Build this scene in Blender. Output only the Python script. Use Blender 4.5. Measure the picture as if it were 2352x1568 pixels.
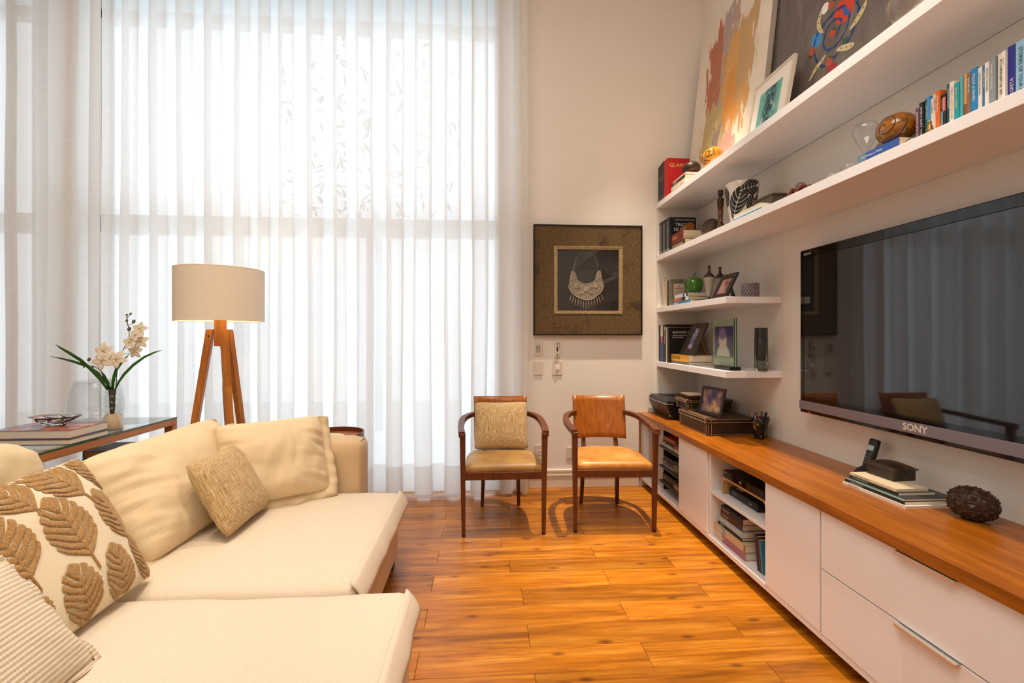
import bpy, bmesh, math, random
from mathutils import Vector, Matrix, noise
random.seed(7)
PI = math.pi
sc = bpy.context.scene
for o in list(bpy.data.objects): bpy.data.objects.remove(o)
COL = sc.collection

# ------------------------------------------------------------------ camera
FPX = 1050.0
YAW = math.atan(70.0 / FPX)
cd = bpy.data.cameras.new('camera'); cam = bpy.data.objects.new('camera', cd); COL.objects.link(cam)
cd.sensor_width = 36.0; cd.lens = 36.0 * FPX / 2352.0; cd.clip_start = 0.02
cd.shift_y = -12.0 / 2352.0
cam.location = (0, 0, 1.3); cam.rotation_euler = (PI / 2, 0, -YAW)
sc.camera = cam

# ------------------------------------------------------------------ view, world
sc.view_settings.view_transform = 'Standard'
sc.view_settings.look = 'None'
sc.view_settings.gamma = 1.0
sc.view_settings.use_curve_mapping = False
sc.view_settings.exposure = 1.1
w = bpy.data.worlds.new('sky'); sc.world = w; w.use_nodes = True
bg = w.node_tree.nodes['Background']
bg.inputs[0].default_value = (0.78, 0.89, 1.0, 1); bg.inputs[1].default_value = 1.24

# ------------------------------------------------------------------ room lights and an added fill
CEIL = 4.7
def spot(x, y, e, ang=70, col=(1.0, 0.81, 0.62), rad=0.035, tx=None, ty=None, z=CEIL - 0.03, blend=1.0):
    l = bpy.data.lights.new('downlight', 'SPOT'); l.energy = e; l.color = col
    l.spot_size = math.radians(ang); l.spot_blend = blend; l.shadow_soft_size = rad
    o = bpy.data.objects.new('downlight', l); COL.objects.link(o); o.location = (x, y, z)
    d = Vector(((x if tx is None else tx) - x, (y if ty is None else ty) - y, -z))
    o.rotation_euler = d.to_track_quat('-Z', 'Y').to_euler()
    return o
def overhead_fill(x, y, sx, sy, e, col=(1.0, 0.90, 0.78), z=CEIL - 0.02):  # soft fill added under the ceiling to lift the ambient level, no fixture
    l = bpy.data.lights.new('fill_light', 'AREA'); l.energy = e; l.color = col
    l.shape = 'RECTANGLE'; l.size = sx; l.size_y = sy
    o = bpy.data.objects.new('fill_light', l); COL.objects.link(o); o.location = (x, y, z)
    return o
spot(1.20, 3.18, 480, 41)
spot(1.12, 1.75, 260, 46)
spot(-0.30, 1.30, 88, 52)
spot(-0.75, 2.45, 80, 50)
spot(-2.2, 1.6, 60, 60)
overhead_fill(-0.6, 0.2, 2.2, 2.2, 46)

# portal over the glazed wall (helps the sky light find its way in)
pl = bpy.data.lights.new('window_portal', 'AREA'); pl.shape = 'RECTANGLE'; pl.size = 4.6; pl.size_y = 4.6
pl.cycles.is_portal = True
po = bpy.data.objects.new('window_portal', pl); COL.objects.link(po); po.location = (-1.9, 4.16, 2.33); po.rotation_euler = (-PI / 2, 0, 0)

# ------------------------------------------------------------------ materials
def lin(h):
    h = h.lstrip('#'); c = [int(h[i:i + 2], 16) / 255 for i in (0, 2, 4)]
    return tuple(x / 12.92 if x <= .04045 else ((x + .055) / 1.055) ** 2.4 for x in c) + (1,)
MATS = {}
def mat(name, col=None, rough=.5, metal=0.0, spec=.5, trans=0.0, ior=1.45, coat=0.0, sheen=0.0, emit=None, estr=0):
    if name in MATS: return MATS[name]
    m = bpy.data.materials.new(name); m.use_nodes = True; MATS[name] = m
    b = m.node_tree.nodes['Principled BSDF']
    if col is None: col = name
    b.inputs['Base Color'].default_value = lin(col) if isinstance(col, str) else tuple(col)
    b.inputs['Roughness'].default_value = rough; b.inputs['Metallic'].default_value = metal
    b.inputs['Specular IOR Level'].default_value = spec; b.inputs['Transmission Weight'].default_value = trans
    b.inputs['IOR'].default_value = ior; b.inputs['Coat Weight'].default_value = coat
    b.inputs['Sheen Weight'].default_value = sheen
    if emit: b.inputs['Emission Color'].default_value = lin(emit); b.inputs['Emission Strength'].default_value = estr
    return m
class NT:
    def __init__(s, m): s.t = m.node_tree; s.b = s.t.nodes.get('Principled BSDF')
    def n(s, ty, **kw):
        x = s.t.nodes.new(ty)
        for k, v in kw.items():
            if k in ('i',):
                for a, c in v.items(): x.inputs[a].default_value = c
            else: setattr(x, k, v)
        return x
    def l(s, a, b): s.t.links.new(a, b)
    def coord(s, scale=(1, 1, 1), rnd=False, kind='Object'):
        tc = s.n('ShaderNodeTexCoord'); mp = s.n('ShaderNodeMapping'); mp.inputs['Scale'].default_value = scale
        src = tc.outputs[kind]
        if rnd:
            oi = s.n('ShaderNodeObjectInfo'); mu = s.n('ShaderNodeMath', operation='MULTIPLY'); mu.inputs[1].default_value = 37.0
            s.l(oi.outputs['Random'], mu.inputs[0]); ad = s.n('ShaderNodeVectorMath', operation='ADD')
            s.l(src, ad.inputs[0]); s.l(mu.outputs[0], ad.inputs[1]); src = ad.outputs[0]
        s.l(src, mp.inputs[0]); return mp.outputs[0]
    def noise(s, vec, scale, detail=4, rough=.55, dist=0):
        x = s.n('ShaderNodeTexNoise'); x.inputs['Scale'].default_value = scale; x.inputs['Detail'].default_value = detail
        x.inputs['Roughness'].default_value = rough; x.inputs['Distortion'].default_value = dist
        s.l(vec, x.inputs['Vector']); return x.outputs['Fac']
    def ramp(s, fac, stops, interp='LINEAR'):
        r = s.n('ShaderNodeValToRGB'); e = r.color_ramp.elements; r.color_ramp.interpolation = interp
        while len(e) < len(stops): e.new(.5)
        for k, (p, c) in zip(e, stops): k.position = p; k.color = lin(c) if isinstance(c, str) else c
        s.l(fac, r.inputs[0]); return r.outputs[0]
    def mix(s, fac, a, b, mode='MIX'):
        x = s.n('ShaderNodeMix', data_type='RGBA', blend_type=mode)
        for k, v in ((0, fac), (6, a), (7, b)):
            if hasattr(v, 'is_linked') or hasattr(v, 'links'): s.l(v, x.inputs[k])
            else: x.inputs[k].default_value = (lin(v) if isinstance(v, str) else v)
        return x.outputs[2]
    def bump(s, h, st=.3, d=.01):
        x = s.n('ShaderNodeBump'); x.inputs['Strength'].default_value = st; x.inputs['Distance'].default_value = d
        s.l(h, x.inputs['Height']); s.l(x.outputs[0], s.b.inputs['Normal'])
    def base(s, c): s.l(c, s.b.inputs['Base Color'])
def wood(name, c1, c2, c3, axis=0, rough=.35, scale=1.0, coat=.0, rnd=True, knots=False, spec=.5):
    m = mat(name, c2, rough, coat=coat, spec=spec); t = NT(m)
    sc_ = [14, 14, 14]; sc_[axis] = 1.1
    v = t.coord([x * scale for x in sc_], rnd)
    a = t.noise(v, 1.6, 5, .6, .6)
    sc2 = [130, 130, 130]; sc2[axis] = 4
    v2 = t.coord([x * scale for x in sc2], rnd)
    f = t.noise(v2, 1.5, 3, .6)
    c = t.ramp(a, [(.30, c1), (.5, c2), (.72, c3)])
    d = t.ramp(f, [(.33, (.62, .60, .58, 1)), (.6, (1, 1, 1, 1))])
    c = t.mix(.75, c, d, 'MULTIPLY')
    if knots:
        sk = [5.5, 5.5, 5.5]; sk[axis] = 2.2
        vk = t.coord(sk, rnd)
        vo = t.n('ShaderNodeTexVoronoi', voronoi_dimensions='2D'); vo.inputs['Scale'].default_value = 1.0; t.l(vk, vo.inputs['Vector'])
        k = t.ramp(vo.outputs['Distance'], [(.02, (.30, .20, .14, 1)), (.09, (1, 1, 1, 1))])
        c = t.mix(.8, c, k, 'MULTIPLY')
        oi = t.n('ShaderNodeObjectInfo')
        rr = t.ramp(oi.outputs['Random'], [(0, (.72, .70, .66, 1)), (.5, (.95, .95, .95, 1)), (1, (1.12, 1.1, 1.06, 1))])
        c = t.mix(1.0, c, rr, 'MULTIPLY')
    t.base(c); t.bump(f, .08, .002)
    return m
def fabric(name, col, col2=None, scale=260, rough=.9, bump=.25, stretch=(1, 1, 1)):
    m = mat(name, col, rough, spec=.2, sheen=.15); t = NT(m)
    v = t.coord(stretch); f = t.noise(v, scale, 3, .6); g = t.noise(v, 6, 3, .5)
    if col2:
        c = t.ramp(f, [(.35, col2), (.6, col)]); t.base(c)
    t.bump(f, bump, .0015)
    return m
def glass(name, tint=(1, 1, 1, 1), rough=0.0, ior=1.45, gl=.12, absorb=None):
    """clear thin glass: mostly see-through with a fresnel sheen"""
    if name in MATS: return MATS[name]
    m = bpy.data.materials.new(name); m.use_nodes = True; MATS[name] = m
    t = m.node_tree; t.nodes.clear()
    out = t.nodes.new('ShaderNodeOutputMaterial'); mx = t.nodes.new('ShaderNodeMixShader')
    tr = t.nodes.new('ShaderNodeBsdfTransparent'); tr.inputs[0].default_value = tint
    gs = t.nodes.new('ShaderNodeBsdfGlossy'); gs.inputs['Roughness'].default_value = rough
    lw = t.nodes.new('ShaderNodeLayerWeight'); lw.inputs[0].default_value = .25
    mr = t.nodes.new('ShaderNodeMapRange'); mr.inputs[3].default_value = .03; mr.inputs[4].default_value = gl; t.links.new(lw.outputs['Facing'], mr.inputs[0])
    t.links.new(mr.outputs[0], mx.inputs[0]); t.links.new(tr.outputs[0], mx.inputs[1]); t.links.new(gs.outputs[0], mx.inputs[2])
    t.links.new(mx.outputs[0], out.inputs[0])
    return m
# surfaces
m_wall = mat('wall_paint', '#eee8df', .85, spec=.25)
t = NT(m_wall); v = t.coord(); f = t.noise(v, 420, 2, .6); t.bump(f, .12, .001)
m_ceil = mat('ceiling_paint', '#f3ece2', .9)
m_white = mat('white_lacquer', '#f2f0f2', .28, spec=.5)
m_panel = mat('white_board', '#e8e3dc', .45, spec=.4)
m_dark_board = mat('graphite_board', '#3a3532', .5)
m_gray_board = mat('grey_board', '#b5b0ac', .5)
m_trim = mat('baseboard_white', '#e6dccc', .5)
m_plank = wood('floor_plank', '#8c500c', '#b97012', '#d69230', 0, .33, 1.0, knots=True)
m_counter = wood('counter_veneer', '#864a0c', '#a35c12', '#b66e1e', 1, .28, 1.3, rnd=False)
m_chairwood = wood('chair_wood', '#582a10', '#663414', '#743d18', 2, .38, 1.0)
m_chairback = wood('chair_veneer', '#93500f', '#a75f1c', '#b87028', 2, .34, 2.0)
m_lampwood = wood('lamp_wood', '#b26a26', '#c47a30', '#cf893c', 2, .4, 1.0)
m_tablewood = wood('table_wood', '#a86328', '#bc7434', '#c98142', 1, .42, 1.0)
m_plywood = mat('bent_plywood', '#c9a26a', .45)
m_darkwood = wood('dark_wood', '#54260f', '#65301a', '#78401f', 0, .3)
m_sofa = fabric('sofa_linen', '#e6d8c6', '#dccab0', 300)
m_sofa2 = fabric('sofa_base_fabric', '#dcc09a', '#d2b48a', 340)
m_pillow = fabric('pillow_linen', '#ecd8b4', '#e2caa0', 300, stretch=(1, 1, 3))
m_leather = mat('tan_leather', '#c8883a', .38, spec=.5); t = NT(m_leather); v = t.coord(); f = t.noise(v, 7, 5, .6, .5)
t.base(t.ramp(f, [(.3, '#a86c28'), (.55, '#c58a40'), (.75, '#d9a860')])); t.bump(t.noise(v, 160, 3), .1, .001)
m_leather2 = mat('olive_leather', '#a9814a', .42, spec=.5); t = NT(m_leather2); v = t.coord(); f = t.noise(v, 6, 5, .6, .5)
t.base(t.ramp(f, [(.3, '#8f6a38'), (.55, '#a9814a'), (.75, '#bd9760')])); t.bump(t.noise(v, 160, 3), .1, .001)
m_shade = mat('lamp_shade_linen', '#f2e6d2', .9, spec=.1); t = NT(m_shade); v = t.coord((1, 1, 1)); t.bump(t.noise(v, 300, 2), .15, .001)
m_shade_in = mat('lamp_shade_lining', '#fff6e6', .8)
m_black = mat('black_plastic', '#141314', .35)
m_gloss = mat('piano_black', '#08080a', .06, spec=.6)
m_screen = mat('tv_screen', '#15151a', .035, spec=1.0)
m_silver = mat('brushed_aluminium', '#8d868c', .38, metal=.7)
m_alu = mat('aluminium', '#d6d2ce', .35, metal=.8)
m_pages = mat('book_pages', '#d9c6a6', .85); t = NT(m_pages); v = t.coord((3, 3, 3)); f = t.noise(t.coord((1, 1, 220)), 3, 2); t.base(t.ramp(f, [(.3, '#c5ae8a'), (.7, '#e3d2b4')]))
m_pages_w = mat('white_pages', '#e6dccb', .8)
m_textw = mat('print_white', '#efeae0', .6); m_textk = mat('print_black', '#1d1a18', .6); m_textg = mat('print_gold', '#e8c070', .5)
m_glass = glass('clear_glass', (.98, .99, .985, 1), gl=.3)
m_glass_vase = glass('vase_glass', (.965, .975, .975, 1), gl=.6)
m_glass_green = mat('green_glass_edge', '#1f6a52', .08, spec=.6, trans=.3)
m_pane = glass('window_glass', (.97, .98, .98, 1), gl=.2)
m_frame_white = mat('window_frame_white', '#e8e6e2', .5)
m_crystal = mat('cut_crystal', '#f4efe8', .02, trans=1.0, ior=1.5)
m_bronze = mat('dark_bronze', '#3a2a1c', .38, metal=.35)
m_rubber = mat('rubber_black', '#0d0c0c', .7)

# ------------------------------------------------------------------ mesh helpers
def R3(rx=0, ry=0, rz=0): return Matrix.Rotation(rz, 4, 'Z') @ Matrix.Rotation(ry, 4, 'Y') @ Matrix.Rotation(rx, 4, 'X')
def T(x, y, z): return Matrix.Translation((x, y, z))
class MB:
    def __init__(s): s.bm = bmesh.new()
    def _xf(s, vs, M):
        if M is not None: bmesh.ops.transform(s.bm, matrix=M, verts=vs)
    def box(s, x0, x1, y0, y1, z0, z1, bev=0, seg=2, M=None):
        r = bmesh.ops.create_cube(s.bm, size=1); vs = r['verts']
        for v in vs:
            v.co = Vector((x0 + (v.co.x + .5) * (x1 - x0), y0 + (v.co.y + .5) * (y1 - y0), z0 + (v.co.z + .5) * (z1 - z0)))
        if bev:
            es = list({e for v in vs for e in v.link_edges})
            b = bmesh.ops.bevel(s.bm, geom=es, offset=bev, segments=seg, affect='EDGES', profile=.6)
            vs = list({v for f in b['faces'] for v in f.verts} | {v for v in vs if v.is_valid})
        s._xf(vs, M); return s
    def prism(s, pts, h, axis='z', M=None):
        """polygon pts (a,b) extruded by h along +z, then moved by M"""
        lo = [s.bm.verts.new((a, b, 0)) for a, b in pts]; hi = [s.bm.verts.new((a, b, h)) for a, b in pts]
        s.bm.faces.new(lo[::-1]); s.bm.faces.new(hi); n = len(pts)
        for i in range(n): s.bm.faces.new((lo[i], lo[(i + 1) % n], hi[(i + 1) % n], hi[i]))
        s._xf(lo + hi, M); return s
    def lathe(s, prof, n=32, M=None, cap=True, sy=1.0):
        rings = []
        for r, z in prof:
            rings.append([s.bm.verts.new((max(r, 1e-5) * math.cos(2 * PI * i / n), max(r, 1e-5) * sy * math.sin(2 * PI * i / n), z)) for i in range(n)])
        for a, b in zip(rings, rings[1:]):
            for i in range(n): s.bm.faces.new((a[i], a[(i + 1) % n], b[(i + 1) % n], b[i]))
        if cap:
            s.bm.faces.new(rings[0][::-1]); s.bm.faces.new(rings[-1])
        s._xf([v for r in rings for v in r], M); return s
    def tube(s, pts, r, n=8, M=None, closed=False, flat=None):
        pts = [Vector(p) for p in pts]; rings = []; k = len(pts); up = None
        for i, p in enumerate(pts):
            a = pts[i - 1] if (i or closed) else p; b = pts[(i + 1) % k] if (i < k - 1 or closed) else p
            d = (b - a).normalized()
            if up is None:
                up = Vector((0, 0, 1)) if abs(d.z) < .9 else Vector((1, 0, 0))
            x = d.cross(up).normalized(); y = x.cross(d).normalized(); up = y
            rr = r[i] if isinstance(r, (list, tuple)) else r
            fy = 1 if flat is None else flat
            rings.append([s.bm.verts.new(p + x * rr * math.cos(2 * PI * j / n) + y * rr * fy * math.sin(2 * PI * j / n)) for j in range(n)])
        prs = list(zip(rings, rings[1:])) + ([(rings[-1], rings[0])] if closed else [])
        for a, b in prs:
            for j in range(n): s.bm.faces.new((a[j], a[(j + 1) % n], b[(j + 1) % n], b[j]))
        if not closed: s.bm.faces.new(rings[0][::-1]); s.bm.faces.new(rings[-1])
        s._xf([v for q in rings for v in q], M); return s
    def bar(s, path, w, h, M=None):
        """rectangular section w (horizontal) x h (vertical) swept along a path of points, mitred"""
        pts = [Vector(p) for p in path]; rings = []
        for i, p in enumerate(pts):
            a = pts[i - 1] if i else p; b = pts[i + 1] if i < len(pts) - 1 else p
            d = (b - a); d.z = 0; d.normalize(); x = Vector((d.y, -d.x, 0))
            rings.append([s.bm.verts.new(p + x * sx * w / 2 + Vector((0, 0, sz * h / 2))) for sx, sz in ((-1, -1), (1, -1), (1, 1), (-1, 1))])
        for a, b in zip(rings, rings[1:]):
            for j in range(4): s.bm.faces.new((a[j], a[(j + 1) % 4], b[(j + 1) % 4], b[j]))
        s.bm.faces.new(rings[0][::-1]); s.bm.faces.new(rings[-1])
        s._xf([v for q in rings for v in q], M); return s
    def taper(s, p0, p1, w0, d0, w1, d1):
        """straight post from p0 to p1 with rectangular sections (w along x, d along y)"""
        rings = []
        for p, w_, d_ in ((p0, w0, d0), (p1, w1, d1)):
            rings.append([s.bm.verts.new((p[0] + sx * w_ / 2, p[1] + sy * d_ / 2, p[2])) for sx, sy in ((-1, -1), (1, -1), (1, 1), (-1, 1))])
        for j in range(4): s.bm.faces.new((rings[0][j], rings[0][(j + 1) % 4], rings[1][(j + 1) % 4], rings[1][j]))
        s.bm.faces.new(rings[0][::-1]); s.bm.faces.new(rings[1]); return s
    def sphere(s, r, M=None, u=24, v=14, sc_=(1, 1, 1)):
        q = bmesh.ops.create_uvsphere(s.bm, u_segments=u, v_segments=v, radius=r)
        for k in q['verts']: k.co = Vector((k.co.x * sc_[0], k.co.y * sc_[1], k.co.z * sc_[2]))
        s._xf(q['verts'], M); return s
    def cone(s, r1, r2, h, M=None, n=12):
        q = bmesh.ops.create_cone(s.bm, cap_ends=True, segments=n, radius1=r1, radius2=r2, depth=h); s._xf(q['verts'], M); return s
    def grid(s, fn, nu, nv, closed_u=False):
        vs = [[s.bm.verts.new(fn(i / nu, j / nv)) for j in range(nv + 1)] for i in range(nu if closed_u else nu + 1)]
        n = len(vs)
        for i in range(nu):
            for j in range(nv): s.bm.faces.new((vs[i][j], vs[(i + 1) % n][j], vs[(i + 1) % n][j + 1], vs[i][j + 1]))
        return s
    def mesh(s, name, smooth=None):
        bmesh.ops.recalc_face_normals(s.bm, faces=s.bm.faces)
        me = bpy.data.meshes.new(name); s.bm.to_mesh(me); s.bm.free()
        if smooth:
            me.shade_smooth()
            if smooth is not True: me.set_sharp_from_angle(angle=math.radians(smooth))
        return me
    def build(s, name, m, parent=None, smooth=None, loc=None, rot=None):
        me = s.mesh(name, smooth); return obj(name, me, m, parent, loc, rot)
def obj(name, me, m, parent=None, loc=None, rot=None):
    o = bpy.data.objects.new(name, me); COL.objects.link(o)
    if m is not None:
        me.materials.clear(); me.materials.append(m)
    if parent is not None: o.parent = parent
    if loc is not None: o.location = loc
    if rot is not None: o.rotation_euler = rot
    return o
def thing(name, label, cat, loc=(0, 0, 0), rz=0, group=None):
    o = bpy.data.objects.new(name, None); COL.objects.link(o); o.location = loc; o.rotation_euler = (0, 0, rz)
    o.empty_display_size = .05
    return tag(o, label, cat, group)
def tag(o, label, cat, group=None):
    o['label'] = label; o['category'] = cat
    if group: o['group'] = group
    return o
def struct(o, label=None, cat=None):
    o['kind'] = 'structure'
    if label: o['label'] = label
    if cat: o['category'] = cat
    return o
def text(name, s, size, m, parent, origin, right, up, depth=.0006, align='LEFT', fit=None, bold=0):
    """flat lettering: baseline starts at origin, runs along right"""
    c = bpy.data.curves.new('lettering', 'FONT'); c.body = s; c.size = size; c.resolution_u = 2
    c.align_x = align; c.align_y = 'CENTER'; c.fill_mode = 'FRONT'; c.offset = bold
    o = bpy.data.objects.new('lettering', c); COL.objects.link(o)
    bpy.context.view_layer.update()
    me = bpy.data.meshes.new_from_object(o.evaluated_get(bpy.context.evaluated_depsgraph_get()))
    bpy.data.objects.remove(o); bpy.data.curves.remove(c)
    r = Vector(right).normalized(); u = Vector(up).normalized(); n = r.cross(u)
    k = 1.0
    if fit and len(me.vertices):
        wd = max(v.co.x for v in me.vertices) - min(v.co.x for v in me.vertices); k = fit / wd if wd else 1
    M = Matrix((r, u, n)).transposed().to_4x4(); M.translation = Vector(origin) + n * depth
    me.transform(M @ Matrix.Diagonal((k, min(k, 1.0) if k < 1 else 1, 1, 1)))
    return obj(name, me, m, parent)

def rounded(x0, x1, y0, y1, z0, z1, r, crown=0, cuts=18, wr=0, seed=0, bot=0):
    """soft upholstered block"""
    b = bmesh.new(); bmesh.ops.create_cube(b, size=2)
    bmesh.ops.subdivide_edges(b, edges=b.edges[:], cuts=cuts, use_grid_fill=True)
    c = Vector(((x0 + x1) / 2, (y0 + y1) / 2, (z0 + z1) / 2)); h = Vector(((x1 - x0) / 2, (y1 - y0) / 2, (z1 - z0) / 2))
    rr = min(r, h.x, h.y, h.z)
    for v in b.verts:
        q = v.co.copy()
        # denser near the edges
        q = Vector([math.copysign(1 - (1 - abs(a)) ** 1.0, a) for a in q])
        p = Vector((q.x * h.x, q.y * h.y, q.z * h.z))
        inn = Vector([max(-h[i] + rr, min(h[i] - rr, p[i])) for i in range(3)])
        d = p - inn
        if d.length > 1e-6:
            # push onto the rounded skin
            e = Vector([0 if abs(inn[i] - p[i]) < 1e-6 else (p[i] - inn[i]) for i in range(3)])
            p = inn + e.normalized() * rr * min(1, max(abs(e.x), abs(e.y), abs(e.z)) / rr)
        u_, v_ = p.x / h.x, p.y / h.y
        k = max(0, (1 - abs(u_) ** 3)) * max(0, (1 - abs(v_) ** 3))
        if p.z > 0: p.z += crown * k
        else: p.z -= bot * k
        if wr:
            p += Vector((1, 1, 1)) * wr * noise.noise(p * 7 + Vector((seed, 0, 0))) + Vector((0, 0, wr * 1.2 * noise.noise(p * 2.3 + Vector((0, seed, 3)))))
        v.co = c + p
    s = MB(); s.bm.free(); s.bm = b; return s

# ------------------------------------------------------------------ the room shell
YB = 3.904; XR = 1.931; XL = -4.4; YF = -1.9
def slab(name, x0, x1, y0, y1, z0, z1, m, parent=None):
    return MB().box(x0, x1, y0, y1, z0, z1).build(name, m, parent)
fl = struct(slab('floor', XL, XR, YF, YB + .22, -.06, -.012, mat('floor_joint', '#3a2210', .8)))
# planks, each a child of the floor
me_full = MB().box(0, .9285, 0, .1488, -.012, 0, .0009, 1).mesh('plank')
PW = .15; PL = .93; y_k = 2.055 - PW * 26; row = 0
joint = {0: .205, 1: -.255}
cut_cache = {}
while y_k < YB + .2:
    k = round((y_k - 2.055) / PW)
    off = joint[(k + 1) % 2] - (.045 if k == 3 else 0) - (.08 if k == 5 else 0)
    x = off - PL * 6
    while x < XR:
        a = max(x, XL); b = min(x + PL - .0015, XR); y1 = min(y_k + PW - .0012, YB + .2)
        if b - a > .02 and y1 > YF and y_k >= YF:
            if abs(b - a - (PL - .0015)) < 1e-4 and y1 - y_k > PW - .002: me = me_full
            else:
                key = (round(b - a, 3), round(y1 - y_k, 3))
                if key not in cut_cache: cut_cache[key] = MB().box(0, b - a, 0, y1 - y_k, -.012, 0, .0009, 1).mesh('plank')
                me = cut_cache[key]
            obj('plank', me, m_plank, fl, (a, y_k, 0))
        x += PL
    y_k += PW
struct(slab('ceiling', XL - .1, XR + .1, YF - .1, YB + .3, CEIL, CEIL + .1, m_ceil))
struct(slab('wall_right', XR, XR + .12, YF, YB + .2, -.06, CEIL, m_wall))
struct(slab('wall_left', XL - .12, XL, YF, YB + .2, -.06, CEIL, m_wall))
struct(slab('wall_front', XL - .12, XR + .12, YF - .12, YF, -.06, CEIL, m_wall))
# back wall around the glazing
WX0, WX1 = -3.13, .175; WZ1 = 4.45
wb = MB()
wb.box(WX1, XR, YB, YB + .2, -.06, CEIL)
wb.box(-3.58, WX0, YB, YB + .2, -.06, CEIL)
wb.box(XL, -3.58, YB, YB + .2, WZ1, CEIL)
wb.box(WX0, WX1, YB, YB + .2, WZ1, CEIL)
struct(wb.build('wall_back', m_wall))
# glazing
def window(n, x0, x1, mull):
    f = MB()
    for a, b in ((x0, x0 + .06), (x1 - .06, x1)): f.box(a, b, YB + .05, YB + .15, 0, WZ1, .004, 1)
    o = struct(f.build('window_%d' % n, m_frame_white))
    MB().box(x0, x1, YB + .05, YB + .15, 2.15, 2.30, .004, 1).build('transom', m_frame_white, o)
    MB().box(x0, x1, YB + .05, YB + .15, 3.90, 3.98, .004, 1).build('head_rail', m_frame_white, o)
    MB().box(x0, x1, YB + .05, YB + .15, 0.0, .05, .004, 1).build('bottom_rail', m_frame_white, o)
    for x in mull: MB().box(x - .03, x + .03, YB + .06, YB + .14, .05, 2.15, .004, 1).build('mullion', m_frame_white, o)
    xs = [x0] + list(mull) + [x1]
    for a, b in zip(xs, xs[1:]): MB().box(a + .01, b - .01, YB + .098, YB + .104, .05, 2.16).build('pane', m_pane, o)
    MB().box(x0 + .05, x1 - .05, YB + .098, YB + .104, 2.29, 3.91).build('pane', m_pane, o)
    MB().box(x0 + .05, x1 - .05, YB + .098, YB + .104, 3.97, WZ1).build('upper_pane', glass('tinted_glass', (.62, .70, .72, 1), gl=.06), o)
window(1, WX0, WX1, (-2.05, -.95))
window(2, XL, -3.58, ())
# balcony outside
struct(slab('terrace_floor', -8, 5, YB + .2, 9.5, -.1, -.02, mat('terrace_stone', '#d8d4cc', .8)), 'pale stone terrace outside the glazed wall', 'terrace')

# baseboard
bb = MB(); bb.box(.30, 1.36, YB - .018, YB, 0, .105, .002, 1); bb.box(.30, 1.36, YB - .024, YB, .105, .112); bb.box(.30, 1.36, YB - .014, YB, .112, .135); bb.box(.30, 1.36, YB - .020, YB, .135, .155, .004, 2)
struct(bb.build('baseboard_back', m_trim))
# white boards lining the niche
SX0 = 1.523; SY1 = 2.76; XP = 1.891
b1 = MB(); b1.box(XP, XR - .001, SY1 + .001, YB - .012, .60, 2.411); struct(b1.build('trim_1', m_panel))
b2 = MB(); b2.box(XP, XR - .001, -.6, SY1 - .001, .60, 2.411); struct(b2.build('trim_2', m_panel))
b3 = MB(); b3.box(SX0, XR - .001, YB - .012, YB - .0005, .60, 2.411); struct(b3.build('trim_3', m_panel))

# ------------------------------------------------------------------ curtains
def curtain_mat(name, tr=.22, col=(.92, .90, .88, 1), tl=(.93, .92, .91, 1)):
    m = bpy.data.materials.new(name); m.use_nodes = True; t = m.node_tree; t.nodes.clear(); MATS[name] = m
    N = t.nodes.new; L = t.links.new
    out = N('ShaderNodeOutputMaterial'); a = N('ShaderNodeMixShader'); b = N('ShaderNodeMixShader')
    d = N('ShaderNodeBsdfDiffuse'); d.inputs[0].default_value = col
    s = N('ShaderNodeBsdfTranslucent'); s.inputs[0].default_value = tl
    p = N('ShaderNodeBsdfTransparent'); p.inputs[0].default_value = (1, 1, 1, 1)
    b.inputs[0].default_value = .60; L(d.outputs[0], b.inputs[1]); L(s.outputs[0], b.inputs[2])
    # slubby weave: thin and thick threads
    tc = N('ShaderNodeTexCoord'); mp = N('ShaderNodeMapping'); mp.inputs['Scale'].default_value = (9, 9, 190)
    L(tc.outputs['Object'], mp.inputs[0]); nz = N('ShaderNodeTexNoise'); nz.inputs['Scale'].default_value = 1.0; nz.inputs['Detail'].default_value = 3
    L(mp.outputs[0], nz.inputs['Vector'])
    mr = N('ShaderNodeMapRange'); mr.inputs[1].default_value = .3; mr.inputs[2].default_value = .7; mr.inputs[3].default_value = tr * .8; mr.inputs[4].default_value = tr * 1.2
    L(nz.outputs['Fac'], mr.inputs[0]); L(mr.outputs[0], a.inputs[0]); L(b.outputs[0], a.inputs[1]); L(p.outputs[0], a.inputs[2]); L(a.outputs[0], out.inputs[0])
    return m
m_sheer = curtain_mat('sheer_linen', .11)
m_sheer2 = curtain_mat('sheer_linen_hem', .05)
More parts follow.
